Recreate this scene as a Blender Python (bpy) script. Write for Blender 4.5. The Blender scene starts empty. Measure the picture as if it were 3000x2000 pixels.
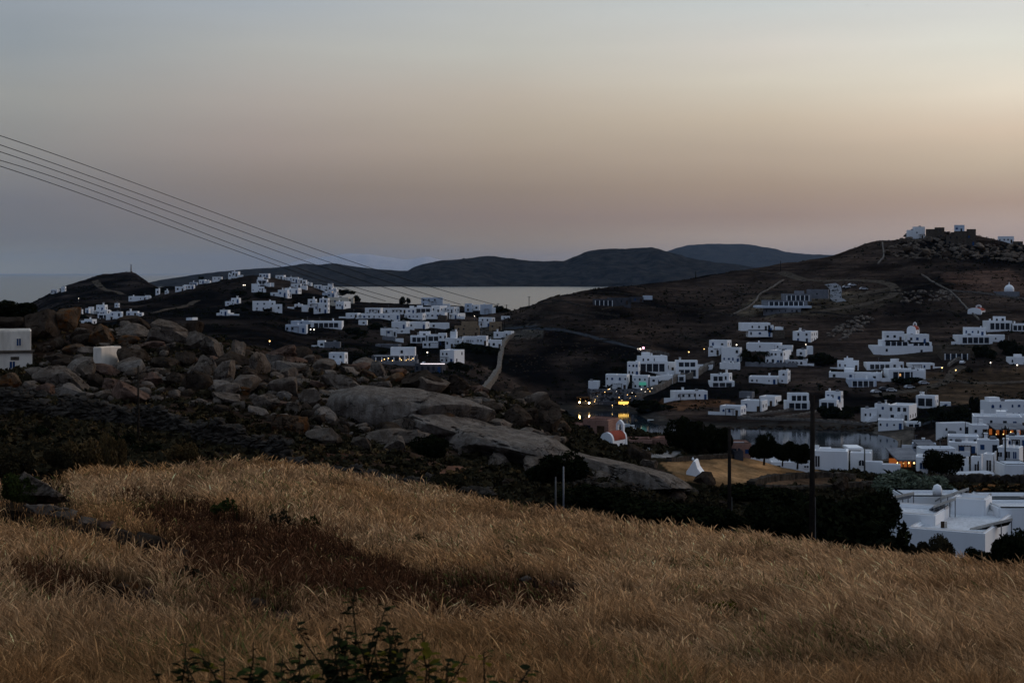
import bpy, bmesh, math, random
HAZE = True
import numpy as np
from mathutils import Vector, Matrix, Euler

random.seed(7)
rng = np.random.default_rng(11)
F = 3000 * 55 / 36.0        # focal length in photo pixels
CAMZ = 55.0                 # metres above the sea
HOR = 800.0                 # photo row of the horizon
scene = bpy.context.scene
COL = scene.collection
R = math.radians

# ---------------------------------------------------------------- noise
def _hash(ix, iy, iz, seed):
    h = (ix.astype(np.int64) * 374761393 + iy.astype(np.int64) * 668265263
         + iz.astype(np.int64) * 2147483647 + seed * 1274126177) & 0xffffffff
    h = ((h ^ (h >> 13)) * 1274126177) & 0xffffffff
    h = h ^ (h >> 16)
    return (h & 0xffff) / 65535.0

def vnoise(x, y, z=None, seed=0):
    x = np.asarray(x, float); y = np.asarray(y, float)
    z = np.zeros_like(x) if z is None else np.asarray(z, float)
    ix, iy, iz = np.floor(x), np.floor(y), np.floor(z)
    fx, fy, fz = x - ix, y - iy, z - iz
    fx, fy, fz = [t * t * (3 - 2 * t) for t in (fx, fy, fz)]
    r = 0
    for dx in (0, 1):
        for dy in (0, 1):
            for dz in (0, 1):
                w = (fx if dx else 1 - fx) * (fy if dy else 1 - fy) * (fz if dz else 1 - fz)
                r = r + w * _hash(ix + dx, iy + dy, iz + dz, seed)
    return r * 2 - 1

def fbm(x, y, z=None, oct=4, seed=0, gain=.5):
    a, r, f = 1.0, 0, 1.0
    for i in range(oct):
        r = r + a * vnoise(np.asarray(x) * f + 17.3 * i, np.asarray(y) * f - 9.1 * i,
                           None if z is None else np.asarray(z) * f + 3.7 * i, seed + i)
        a *= gain; f *= 2.03
    return r

def pchip(xk, yk, x):
    xk = np.asarray(xk, float); yk = np.asarray(yk, float); x = np.asarray(x, float)
    h = np.diff(xk); d = np.diff(yk) / h
    m = np.zeros(len(xk))
    for i in range(1, len(xk) - 1):
        if d[i - 1] * d[i] > 0:
            w1, w2 = 2 * h[i] + h[i - 1], h[i] + 2 * h[i - 1]
            m[i] = (w1 + w2) / (w1 / d[i - 1] + w2 / d[i])
    m[0], m[-1] = d[0], d[-1]
    i = np.clip(np.searchsorted(xk, x) - 1, 0, len(h) - 1)
    xc = np.clip(x, xk[0], xk[-1])
    t = (xc - xk[i]) / h[i]
    return ((2*t**3 - 3*t**2 + 1) * yk[i] + (t**3 - 2*t**2 + t) * h[i] * m[i]
            + (-2*t**3 + 3*t**2) * yk[i + 1] + (t**3 - t**2) * h[i] * m[i + 1])

# ---------------------------------------------------------------- objects
def tag(o, label=None, cat=None, group=None, kind=None):
    if label: o['label'] = label
    if cat: o['category'] = cat
    if group: o['group'] = group
    if kind: o['kind'] = kind
    return o

def obj(name, me, mat=None, parent=None, loc=None, **kw):
    o = bpy.data.objects.new(name, me)
    COL.objects.link(o)
    if mat is not None and me is not None and not me.materials:
        me.materials.append(mat)
    if parent is not None: o.parent = parent
    if loc is not None: o.location = loc
    return tag(o, **kw)

def empty(name, loc, label, cat, group=None, rz=0):
    o = bpy.data.objects.new(name, None)
    o.empty_display_size = .1
    COL.objects.link(o); o.location = loc; o.rotation_euler = (0, 0, rz)
    return tag(o, label, cat, group)

def np_mesh(name, verts, faces, smooth=False, color=None):
    """verts (n,3); faces (m,k) array of one size, or list of such arrays"""
    me = bpy.data.meshes.new(name)
    if not isinstance(faces, list): faces = [faces]
    faces = [np.asarray(f, np.int32) for f in faces if len(f)]
    nl = sum(f.size for f in faces); nf = sum(len(f) for f in faces)
    me.vertices.add(len(verts)); me.vertices.foreach_set('co', np.asarray(verts, np.float32).ravel())
    me.loops.add(nl); me.loops.foreach_set('vertex_index', np.concatenate([f.ravel() for f in faces]))
    me.polygons.add(nf)
    tot = np.concatenate([np.full(len(f), f.shape[1], np.int32) for f in faces])
    st = np.concatenate([[0], np.cumsum(tot)[:-1]]).astype(np.int32)
    me.polygons.foreach_set('loop_start', st)
    me.polygons.foreach_set('loop_total', tot)
    me.polygons.foreach_set('use_smooth', np.full(nf, smooth))
    if color is not None:
        a = me.color_attributes.new('tint', 'FLOAT_COLOR', 'POINT')
        c = np.ones((len(verts), 4), np.float32); c[:, :3] = color
        a.data.foreach_set('color', c.ravel())
    me.update(calc_edges=True); me.validate()
    return me

class MB:
    """collects simple solids into one mesh"""
    def __init__(s): s.v = []; s.f = []
    def add(s, vs, fs, M=None):
        n = len(s.v)
        for p in vs:
            p = Vector(p)
            s.v.append(M @ p if M is not None else p)
        s.f += [[i + n for i in f] for f in fs]
        return s
    def box(s, x0, x1, y0, y1, z0, z1, M=None):
        return s.add([(x0,y0,z0),(x1,y0,z0),(x1,y1,z0),(x0,y1,z0),(x0,y0,z1),(x1,y0,z1),(x1,y1,z1),(x0,y1,z1)],
                     [(0,3,2,1),(4,5,6,7),(0,1,5,4),(1,2,6,5),(2,3,7,6),(3,0,4,7)], M)
    def open_box(s, x0, x1, y0, y1, z0, z1, t, d, M=None):
        """walls with a parapet: the top sinks by d inside a rim t wide"""
        vs = [(x0,y0,z0),(x1,y0,z0),(x1,y1,z0),(x0,y1,z0),(x0,y0,z1),(x1,y0,z1),(x1,y1,z1),(x0,y1,z1)]
        a,b,c,e = x0+t,x1-t,y0+t,y1-t
        vs += [(a,c,z1),(b,c,z1),(b,e,z1),(a,e,z1),(a,c,z1-d),(b,c,z1-d),(b,e,z1-d),(a,e,z1-d)]
        fs = [(0,3,2,1),(0,1,5,4),(1,2,6,5),(2,3,7,6),(3,0,4,7),
              (4,5,9,8),(5,6,10,9),(6,7,11,10),(7,4,8,11),(8,9,13,12),(9,10,14,13),(10,11,15,14),(11,8,12,15),(12,13,14,15)]
        return s.add(vs, fs, M)
    def prism(s, prof, y0, y1, M=None):
        """profile in x,z extruded along y"""
        n = len(prof)
        vs = [(x, y0, z) for x, z in prof] + [(x, y1, z) for x, z in prof]
        fs = [tuple(range(n)), tuple(range(2*n-1, n-1, -1))] + [(i, i+n, (i+1)%n+n, (i+1)%n) for i in range(n)]
        return s.add(vs, fs, M)
    def tube(s, pts, rad, n=8, cap=True):
        pts = [Vector(p) for p in pts]
        rad = rad if hasattr(rad, '__len__') else [rad] * len(pts)
        base = len(s.v)
        for i, p in enumerate(pts):
            t = (pts[min(i+1, len(pts)-1)] - pts[max(i-1, 0)]).normalized()
            u = t.cross(Vector((0,0,1)) if abs(t.z) < .9 else Vector((1,0,0))).normalized()
            w = t.cross(u)
            for k in range(n):
                a = 2*math.pi*k/n
                s.v.append(p + (u*math.cos(a) + w*math.sin(a)) * rad[i])
        for i in range(len(pts)-1):
            for k in range(n):
                s.f.append([base+i*n+k, base+i*n+(k+1)%n, base+(i+1)*n+(k+1)%n, base+(i+1)*n+k])
        if cap:
            s.f.append([base+k for k in range(n)][::-1])
            s.f.append([base+(len(pts)-1)*n+k for k in range(n)])
        return s
    def lathe(s, prof, n=16, c=(0,0,0), half=False):
        base = len(s.v); m = len(prof)
        for r, z in prof:
            for k in range(n):
                a = 2*math.pi*k/n
                s.v.append(Vector((c[0]+r*math.cos(a), c[1]+r*math.sin(a), c[2]+z)))
        for i in range(m-1):
            for k in range(n):
                s.f.append([base+i*n+k, base+i*n+(k+1)%n, base+(i+1)*n+(k+1)%n, base+(i+1)*n+k])
        s.f.append([base+k for k in range(n)][::-1]); s.f.append([base+(m-1)*n+k for k in range(n)])
        return s
    def mesh(s, name, smooth=False, bevel=0, seg=2):
        me = bpy.data.meshes.new(name)
        me.from_pydata([tuple(p) for p in s.v], [], s.f)
        if bevel or smooth:
            bm = bmesh.new(); bm.from_mesh(me)
            if bevel:
                bm.edges.ensure_lookup_table()
                es = [e for e in bm.edges if len(e.link_faces) == 2 and e.calc_face_angle(0) > .5]
                bmesh.ops.bevel(bm, geom=es, offset=bevel, segments=seg, affect='EDGES', clamp_overlap=True)
            for f in bm.faces: f.smooth = bool(smooth)
            bm.to_mesh(me); bm.free()
        me.update()
        return me

# ---------------------------------------------------------------- materials
def new_mat(name):
    m = bpy.data.materials.new(name); m.use_nodes = True
    nt = m.node_tree; nt.nodes.clear()
    out = nt.nodes.new('ShaderNodeOutputMaterial')
    b = nt.nodes.new('ShaderNodeBsdfPrincipled')
    nt.links.new(b.outputs[0], out.inputs[0])
    return m, nt, b

def N(nt, t, **kw):
    n = nt.nodes.new('ShaderNode' + t)
    for k, v in kw.items():
        if k in n.inputs: n.inputs[k].default_value = v
        else: setattr(n, k, v)
    return n

def coords(nt, sc=(1,1,1), space='pos'):
    g = N(nt, 'NewGeometry') if space == 'pos' else N(nt, 'TexCoord')
    mp = N(nt, 'Mapping'); mp.inputs['Scale'].default_value = sc
    nt.links.new(g.outputs['Position' if space == 'pos' else 'Object'], mp.inputs['Vector'])
    return mp.outputs[0]

def noise_ramp(nt, vec, scale, stops, detail=6, rough=.6, dist=0):
    n = N(nt, 'TexNoise'); n.inputs['Scale'].default_value = scale
    n.inputs['Detail'].default_value = detail; n.inputs['Roughness'].default_value = rough
    n.inputs['Distortion'].default_value = dist
    nt.links.new(vec, n.inputs['Vector'])
    r = N(nt, 'ValToRGB'); e = r.color_ramp.elements
    for i, (p, c) in enumerate(stops):
        el = e[i] if i < 2 else e.new(p)
        el.position = p; el.color = (*c, 1) if len(c) == 3 else c
    nt.links.new(n.outputs[0], r.inputs[0])
    return r.outputs[0], n.outputs[0]

def mixc(nt, a, b, fac=.5, mode='MIX'):
    m = N(nt, 'Mix', data_type='RGBA', blend_type=mode)
    for s, v in ((m.inputs[0], fac), (m.inputs[6], a), (m.inputs[7], b)):
        if hasattr(v, 'is_linked') or hasattr(v, 'node'): nt.links.new(v, s)
        else: s.default_value = v if not hasattr(v, '__len__') else (*v[:3], 1)
    return m.outputs[2]

def bump(nt, b, h, strength=.4, dist=.1):
    n = N(nt, 'Bump'); n.inputs['Strength'].default_value = strength; n.inputs['Distance'].default_value = dist
    nt.links.new(h, n.inputs['Height']); nt.links.new(n.outputs[0], b.inputs['Normal'])

def mottled(name, c1, c2, scale=1, rough=.85, bumpd=.03, space='pos', fine=None, spec=0):
    """two-tone surface broken by noise at two scales"""
    m, nt, b = new_mat(name)
    v = coords(nt, space=space)
    a, h = noise_ramp(nt, v, scale, [(.32, c1), (.68, c2)])
    a2, h2 = noise_ramp(nt, v, scale * 9, [(.3, (.72,)*3), (.7, (1.12,)*3)])
    nt.links.new(mixc(nt, a, a2, 1, 'MULTIPLY'), b.inputs['Base Color'])
    b.inputs['Roughness'].default_value = rough
    b.inputs['Specular IOR Level'].default_value = spec
    if bumpd: bump(nt, b, h2, .5, bumpd)
    return m

def emit(name, col, strength):
    m = bpy.data.materials.new(name); m.use_nodes = True
    nt = m.node_tree; nt.nodes.clear()
    e = N(nt, 'Emission'); e.inputs[0].default_value = (*col, 1); e.inputs[1].default_value = strength
    o = N(nt, 'OutputMaterial'); nt.links.new(e.outputs[0], o.inputs[0])
    return m

def granite(name, c1, c2, lich=0.0, licol=(.30,.13,.03)):
    m, nt, b = new_mat(name)
    v = coords(nt, space='pos')
    a, h = noise_ramp(nt, v, .55, [(.3, c1), (.7, c2)], 8, .65, .4)
    sp, h2 = noise_ramp(nt, v, 5, [(.3, (.6,)*3), (.72, (1.25,)*3)], 8, .7)
    c = mixc(nt, a, sp, 1, 'MULTIPLY')
    # streaks run down the faces
    v2 = coords(nt, (1.6, 1.6, .22))
    st, h3 = noise_ramp(nt, v2, 1.1, [(.40, (.55,.5,.46)), (.6, (1.05,)*3)], 5, .6)
    c = mixc(nt, c, st, .7, 'MULTIPLY')
    if lich:
        l, _ = noise_ramp(nt, v, .9, [(.55 - lich*.15, (0,0,0)), (.62 - lich*.1, (1,1,1))], 7, .7)
        c = mixc(nt, c, (*licol,), l)
    # joints: thin dark fractures through the rock
    dn = N(nt, 'TexNoise'); dn.inputs['Scale'].default_value = .9; dn.inputs['Detail'].default_value = 4; nt.links.new(v, dn.inputs['Vector'])
    va = N(nt, 'VectorMath', operation='MULTIPLY_ADD'); nt.links.new(dn.outputs['Color'], va.inputs[0]); va.inputs[1].default_value = (4.5, 4.5, 2.5); nt.links.new(v, va.inputs[2])
    vm = N(nt, 'Mapping'); vm.inputs['Scale'].default_value = (.13, .13, .36); nt.links.new(va.outputs[0], vm.inputs[0])
    vo = N(nt, 'TexVoronoi', feature='DISTANCE_TO_EDGE'); vo.inputs['Scale'].default_value = 1; nt.links.new(vm.outputs[0], vo.inputs['Vector'])
    cr = N(nt, 'MapRange'); nt.links.new(vo.outputs['Distance'], cr.inputs[0]); cr.inputs[1].default_value = .002; cr.inputs[2].default_value = .022; cr.inputs[3].default_value = .3; cr.inputs[4].default_value = 1
    mk = N(nt, 'MapRange'); nt.links.new(h, mk.inputs[0]); mk.inputs[1].default_value = .44; mk.inputs[2].default_value = .54
    cm = N(nt, 'Math', operation='MAXIMUM'); nt.links.new(cr.outputs[0], cm.inputs[0]); nt.links.new(mk.outputs[0], cm.inputs[1]); cr = cm
    c = mixc(nt, c, cr.outputs[0], 1, 'MULTIPLY')
    nt.links.new(c, b.inputs['Base Color'])
    b.inputs['Roughness'].default_value = .9; b.inputs['Specular IOR Level'].default_value = 0
    hh = N(nt, 'Math', operation='ADD'); nt.links.new(h2, hh.inputs[0]); nt.links.new(h, hh.inputs[1])
    h4 = N(nt, 'Math', operation='ADD'); nt.links.new(hh.outputs[0], h4.inputs[0]); nt.links.new(cr.outputs[0], h4.inputs[1])
    bump(nt, b, h4.outputs[0], .9, .16)
    return m

def leafmat(name, c1, c2, rough=.85):
    m, nt, b = new_mat(name)
    v = coords(nt)
    a, h = noise_ramp(nt, v, .8, [(.3, c1), (.7, c2)], 5)
    nt.links.new(a, b.inputs['Base Color']); b.inputs['Roughness'].default_value = rough
    b.inputs['Specular IOR Level'].default_value = 0
    return m

def whitewash(name, tint=(.78,.79,.80), stain=(.55,.54,.52), amt=.35):
    m, nt, b = new_mat(name)
    v = coords(nt, (1, 1, .25))
    f, h = noise_ramp(nt, v, .5, [(.45, (0,0,0)), (.8, (1,1,1))], 7, .65)
    fm = N(nt, 'Math', operation='MULTIPLY'); nt.links.new(f, fm.inputs[0]); fm.inputs[1].default_value = amt
    nt.links.new(mixc(nt, tint, stain, fm.outputs[0]), b.inputs['Base Color'])
    b.inputs['Roughness'].default_value = .85; b.inputs['Specular IOR Level'].default_value = .15
    n = N(nt, 'TexNoise'); n.inputs['Scale'].default_value = 3; nt.links.new(v, n.inputs['Vector'])
    bump(nt, b, n.outputs[0], .25, .05)
    return m

M = {}
M['white'] = whitewash('whitewash')
M['old'] = whitewash('weathered_plaster', (.82,.72,.60), (.24,.19,.14), .75)
M['cream'] = whitewash('cream_plaster', (.62,.55,.44), (.45,.40,.33), .4)
M['blueish'] = whitewash('pale_blue_plaster', (.50,.55,.62), (.40,.44,.5), .4)
M['roof'] = mottled('roof_screed', (.50,.51,.53), (.62,.63,.65), .5, .9, .01)
M['stone'] = mottled('rubble_masonry', (.05,.042,.034), (.14,.108,.08), 1.6, .95, .12)
M['tanstone'] = mottled('tan_masonry', (.20,.14,.09), (.33,.24,.15), 1.2, .95, .08)
M['drystone'] = mottled('dry_stone', (.018,.015,.012), (.075,.062,.05), 1.3, .95, .12)
M['palestone'] = mottled('pale_dry_stone', (.07,.062,.055), (.21,.185,.16), .9, .95, .1)
M['pink'] = mottled('pink_render', (.24,.13,.10), (.36,.21,.16), .6, .9, .02)
M['concrete'] = mottled('grey_concrete', (.13,.135,.15), (.22,.225,.24), .4, .9, .02)
M['darkgrey'] = mottled('dark_grey_render', (.05,.052,.06), (.09,.09,.10), .5, .8, .02)
M['glass'] = mottled('dark_glass', (.012,.015,.022), (.02,.025,.035), .3, .2, 0, spec=.4)
M['shutter'] = mottled('blue_shutter', (.015,.045,.13), (.03,.08,.2), .6, .6, 0)
M['wood'] = mottled('brown_wood', (.035,.022,.014), (.08,.05,.03), 2, .8, .01)
M['polewood'] = mottled('pole_wood', (.012,.010,.009), (.028,.022,.018), 2, .85, .01)
M['metal'] = mottled('grey_metal', (.10,.10,.11), (.18,.18,.19), 1, .5, 0, spec=.5)
M['palepost'] = mottled('pale_galvanised_post', (.09,.085,.08), (.16,.15,.14), 1, .6, 0)
M['cable'] = mottled('cable_black', (.015,.015,.016), (.025,.025,.026), 1, .6, 0)
M['redtile'] = mottled('red_roof_paint', (.22,.05,.035), (.32,.09,.06), .8, .85, .02)
M['solar'] = mottled('solar_glass', (.010,.012,.02), (.02,.022,.03), .4, .15, 0, spec=.5)
M['solarback'] = mottled('pale_frame', (.42,.38,.33), (.55,.50,.44), .8, .7, 0)
M['hull'] = mottled('white_hull', (.6,.64,.66), (.7,.74,.76), .3, .35, 0, spec=.5)
M['hullblue'] = mottled('teal_hull', (.04,.12,.15), (.06,.16,.2), .3, .35, 0, spec=.5)
M['warm'] = emit('warm_lamp', (1, .62, .22), 4)
M['hot'] = emit('strong_lamp', (1, .66, .25), 45)
M['cool'] = emit('cool_lamp', (1, .88, .72), 4)
M['lit'] = emit('lit_window', (1, .55, .22), .7)
M['litbar'] = emit('lit_bar', (1, .58, .12), 1.6)
M['orange'] = emit('orange_interior', (1, .28, .06), .22)
M['green'] = emit('pool_light', (.1, .55, .42), .35)
M['pinklamp'] = emit('pink_sign', (1, .45, .6), 3)
M['led'] = emit('led_strip', (.95, .85, .9), 1.3)
M['carpaint'] = mottled('car_white', (.5,.5,.52), (.6,.6,.62), .5, .35, 0, spec=.5)
M['cardark'] = mottled('car_dark', (.03,.035,.045), (.05,.055,.065), .5, .35, 0, spec=.5)
M['tyre'] = mottled('tyre', (.015,)*3, (.025,)*3, 1, .9, 0)
M['gran'] = granite('granite_grey', (.075,.058,.044), (.19,.152,.122))
M['granpale'] = granite('granite_pale', (.105,.087,.072), (.225,.19,.16))
M['grandark'] = granite('granite_dark', (.022,.016,.012), (.075,.055,.040))
M['granlich'] = granite('granite_orange_lichen', (.055,.038,.026), (.14,.095,.062), .45, (.105,.044,.016))
M['granpink'] = granite('granite_pinkish', (.065,.04,.03), (.17,.108,.080), 0)
M['leaf'] = leafmat('dark_leaf', (.005,.0065,.003), (.014,.016,.007))
M['leafolive'] = leafmat('olive_leaf', (.016,.0135,.007), (.042,.033,.018))
M['leafdry'] = leafmat('dry_leaf', (.055,.037,.016), (.125,.08,.035))
M['leafgreen'] = leafmat('green_leaf', (.014,.019,.006), (.036,.044,.012))
M['leafyellow'] = leafmat('yellow_leaf', (.05,.045,.006), (.13,.095,.012))
M['leafpale'] = leafmat('pale_flowering_leaf', (.05,.065,.04), (.16,.18,.13))
M['bark'] = mottled('bark', (.02,.015,.012), (.05,.04,.03), 3, .95, .02)
# ---------------------------------------------------------------- terrain
# each column: photo px -> list of (distance, height); a real height field over the ground
NEARC = {  # crest (distance, photo row of the ground) and heights further out
 -400: ((58,1440), [(90,44.6),(110,44.4),(130,45),(150,45.5),(170,45.7),(190,46.5),(210,50),(240,47)]),
 0:    ((58,1425), [(75,45.2),(90,44.6),(110,44.0),(130,44.3),(150,44.2),(170,43.8),(190,43.3),(210,49.5),(240,46)]),
 300:  ((62,1410), [(78,44.9),(90,44.0),(110,43.2),(130,43.4),(150,44.2),(170,45.0),(190,46.3),(210,47.8),(240,44)]),
 600:  ((70,1383), [(90,43.3),(110,42.4),(130,42.4),(150,44.0),(170,46.0),(190,47.0),(210,46.0),(240,42)]),
 750:  ((70,1374), [(90,42.8),(110,41.8),(130,41.8),(150,43.4),(170,45.4),(190,45.6),(210,43.5),(240,40)]),
 900:  ((69,1395), [(90,42.2),(110,41.2),(130,41.2),(150,42.8),(170,44.3),(190,44.0),(210,42.0),(240,38)]),
 1200: ((67,1452), [(90,41.2),(110,40.0),(130,39.8),(150,42.0),(170,43.0),(190,42.0),(210,39.0),(240,36)]),
 1500: ((65,1504), [(90,40.3),(110,38.8),(130,38.0),(150,40.0),(170,41.0),(190,39.5),(210,37.0),(240,34)]),
 1800: ((61,1560), [(90,39.2),(110,37.4),(130,36.2),(150,36.3),(170,35.6),(190,34.5),(210,33.5),(240,31)]),
 2100: ((58,1598), [(90,38.3),(110,36.0),(130,34.0),(150,33.4),(170,33.1),(190,32.9),(210,31.5),(240,28)]),
 2400: ((56,1634), [(90,38.0),(110,35.0),(130,32.6),(150,31.6),(170,31.0),(190,30.2),(210,28.6),(240,26)]),
 2700: ((53,1669), [(75,40.6),(90,37.5),(110,34.0),(130,30.6),(150,29.9),(170,29.6),(190,28.8),(210,27.8),(240,25.5)]),
 3000: ((50,1701), [(75,40.2),(90,37.0),(110,33.3),(130,30.0),(150,29.8),(170,29.6),(190,28.9),(210,27.6),(240,25.5)]),
 3500: ((48,1745), [(75,40),(90,37.0),(110,33.0),(130,30.0),(150,29.6),(170,29.3),(190,28.6),(210,27.4),(240,25.5)]),
}
FARC = {
 -400: [(300,38),(500,20),(800,12),(1000,6),(1200,-4),(1500,-10),(2000,-14)],
 0:    [(300,38),(500,26),(800,20),(1000,14),(1200,6),(1400,-6),(2000,-14)],
 100:  [(300,38),(500,28),(800,26),(1000,26),(1250,31.5),(1400,26),(1700,-4),(2000,-14)],
 200:  [(300,38),(500,30),(750,29),(900,34),(1080,36),(1250,41.5),(1350,43.8),(1550,36),(1800,-4),(2000,-14)],
 300:  [(300,37),(500,30),(750,29.5),(850,31),(1000,35.4),(1200,42),(1400,53.0),(1520,52),(1700,30),(1900,-4),(2000,-14)],
 380:  [(300,37),(500,30),(700,29.5),(800,32),(950,34.3),(1150,40),(1400,55.6),(1520,54),(1700,34),(1900,0),(2000,-14)],
 480:  [(300,36),(500,29),(640,29.5),(750,32),(900,35.4),(1050,41.3),(1150,44.3),(1300,42),(1500,24),(1800,-6),(2000,-14)],
 600:  [(300,35),(500,28),(620,28.5),(700,30.6),(900,35.4),(1000,43),(1080,47.5),(1200,44),(1450,18),(1700,-8),(2000,-14)],
 750:  [(300,33),(480,27),(600,28.8),(760,31.8),(900,39.3),(1000,48.0),(1050,52.6),(1150,50),(1400,20),(1650,-8),(2000,-14)],
 900:  [(300,31),(450,22),(540,22.6),(680,25),(800,29),(900,35.4),(1000,43.6),(1050,46.8),(1150,42),(1350,12),(1600,-8),(2000,-14)],
 1050: [(300,29),(440,20),(540,20.6),(600,21.4),(700,24.5),(800,28.8),(920,36.6),(1000,36),(1150,18),(1400,-8),(2000,-14)],
 1200: [(300,28),(440,19),(560,19.4),(640,20.6),(760,24.3),(870,30.3),(950,35.6),(1030,34),(1200,10),(1400,-8),(2000,-14)],
 1350: [(300,27),(440,17.5),(560,18),(620,19.6),(720,22.2),(850,27),(950,33.6),(1030,32),(1200,8),(1400,-8),(2000,-14)],
 1500: [(300,26),(420,15),(520,9),(600,9.4),(700,16.8),(780,21),(850,25),(950,31),(1050,30),(1250,8),(1450,-8),(2000,-14)],
 1650: [(300,20),(400,8),(480,1),(560,-1.5),(630,-.5),(660,5),(700,10.5),(800,20),(900,27),(1050,39.6),(1150,38),(1400,10),(1700,-8),(2000,-14)],
 1800: [(300,17),(400,5),(470,-1.5),(540,-2.5),(600,-1.2),(636,-.3),(660,3.5),(700,11.5),(740,16),(800,20),(900,27),(1000,35),(1150,44.6),(1250,43),(1500,18),(1800,-8),(2000,-14)],
 2000: [(300,17),(400,5),(460,-1.2),(510,-2.4),(554,-.2),(570,1.2),(600,2.4),(650,4.4),(720,8.4),(780,11.6),(900,18.5),(1000,27),(1150,38),(1300,49.5),(1400,48),(1650,20),(2000,-14)],
 2200: [(300,16),(400,5),(460,-1),(510,-2.4),(554,-.2),(568,1.4),(600,2.0),(640,3.6),(680,6.2),(740,11.4),(800,18.3),(900,25.5),(1000,33.2),(1150,43.7),(1300,58),(1420,57),(1700,25),(2000,-14)],
 2400: [(300,17),(400,6),(460,-.6),(510,-1.8),(550,-.2),(566,1.8),(600,2.8),(640,4.6),(680,7.5),(740,13),(800,20),(900,29.5),(1000,39.7),(1150,55),(1300,67),(1420,66),(1700,35),(2000,-14)],
 2600: [(300,18),(400,7),(460,.2),(505,-.6),(530,.2),(560,2.0),(600,2.8),(640,4.2),(680,7.5),(740,13),(800,20),(900,31.4),(1000,44),(1150,62.5),(1300,82.5),(1420,80),(1700,45),(2000,-14)],
 2800: [(300,19),(400,12),(470,8),(520,5.4),(560,4.4),(600,4.6),(640,6.3),(680,9),(740,14.6),(800,22.7),(900,35.4),(1000,48.5),(1150,67.5),(1300,87),(1420,85),(1700,50),(2000,-14)],
 3000: [(300,19),(400,13),(470,9.5),(520,8),(560,7),(600,7),(640,8),(680,10),(740,16),(800,24),(900,36),(1000,48),(1150,65),(1300,78.5),(1420,77),(1700,45),(2000,-14)],
 3500: [(300,19),(400,13),(500,9),(600,8),(700,12),(800,22),(900,32),(1000,43),(1150,57),(1300,66),(1450,60),(1700,35),(2000,-14)],
}
# the right-hand hill stands steeply over the bay: same bearings and angles, nearer
for _c in FARC:
    k_ = 1 - .5 * min(1, max(0, (_c - 1350) / 300))
    n_ = []
    for y_, z_ in FARC[_c]:
        if y_ > 620:
            py_ = HOR + (CAMZ - z_) * F / y_; y2_ = 620 + (y_ - 620) * k_
            if z_ > -3: z_ = CAMZ - (py_ - HOR) * y2_ / F
            y_ = y2_
        n_.append((y_, z_))
    FARC[_c] = n_ + ([(2000, -14)] if n_[-1][0] < 1990 else [])
TROWS = np.geomspace(3.0, 2000.0, 760)
TCOLS = np.concatenate([np.linspace(-3600, -420, 40)[:-1], np.arange(-420, 3421, 7.0), np.linspace(3420, 6600, 40)[1:]])
LR = np.log(TROWS)

def near_col(c):
    (yc, pyc), rest = NEARC[c]
    zc = CAMZ - (pyc - HOR) * yc / F
    z20 = CAMZ - 1200 * 20 / F
    pts = [(3, 53.2), (8, 52.0), (13, 51.0), (20, z20), (.5*(20+yc), .5*(z20+zc) + .25), (yc, zc)]
    # past the crest the ground must fall faster than the line of sight
    y1 = yc + 8
    if y1 < rest[0][0] - 4:
        pts.append((y1, zc - 8 * (pyc - HOR) / F - .35))
    return pts + [p for p in rest if p[0] > yc + 6]

def build_grid():
    tab = {}
    for c in NEARC:
        p = near_col(c)
        sel = TROWS <= 262
        tab[c] = pchip(np.log([a for a, b in p] + [300.]), [b for a, b in p] + [p[-1][1] - 5], LR[sel])
    sel = TROWS <= 262
    near = np.zeros((sel.sum(), len(TCOLS)))
    ks = sorted(NEARC)
    A = np.array([tab[k] for k in ks])
    for r in range(A.shape[1]):
        near[r] = pchip(ks, A[:, r], np.clip(TCOLS, ks[0], ks[-1]))
    ks = sorted(FARC)
    B = []
    for k in ks:
        p = FARC[k]
        B.append(pchip(np.log([a for a, b in p]), [b for a, b in p], np.log(np.maximum(TROWS[~sel], 300))))
    B = np.array(B)
    far = np.zeros(((~sel).sum(), len(TCOLS)))
    for r in range(B.shape[1]):
        far[r] = pchip(ks, B[:, r], np.clip(TCOLS, ks[0], ks[-1]))
    # join the two bands (hidden dip behind the boulder ridge)
    z = np.vstack([near, far])
    i0, i1 = np.searchsorted(TROWS, 240), np.searchsorted(TROWS, 300)
    t = ((LR[i0:i1] - LR[i0]) / (LR[i1] - LR[i0]))[:, None]
    t = t * t * (3 - 2 * t)
    z[i0:i1] = z[i0][None] * (1 - t) + z[i1][None] * t
    Y = TROWS[:, None] * np.ones_like(z)
    X = (TCOLS[None] - 1500) / F * Y
    wide = np.clip((np.abs(TCOLS - 1500) - 2000) / 2500, 0, 1)[None]
    z = z * (1 - .35 * wide)
    # broken ground
    amp = np.interp(Y, [3, 20, 60, 90, 150, 240, 300, 600, 1000, 2000], [.05,.10,.10,.22,.4,.4,.5,.45,1.1,1.8])
    calm = np.clip(np.abs(z) / 3.0, .12, 1)
    z = z + amp * calm * fbm(X / 14, Y / 14, oct=4, seed=3) * .8
    z = z + .25 * amp * calm * fbm(X / 2.2, Y / 2.2, oct=3, seed=9) * (Y < 320)
    return X, Y, z
GX, GY, GZ = build_grid()
_cu = np.arange(-420, 3421, 7.0)
_c0 = 39

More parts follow.
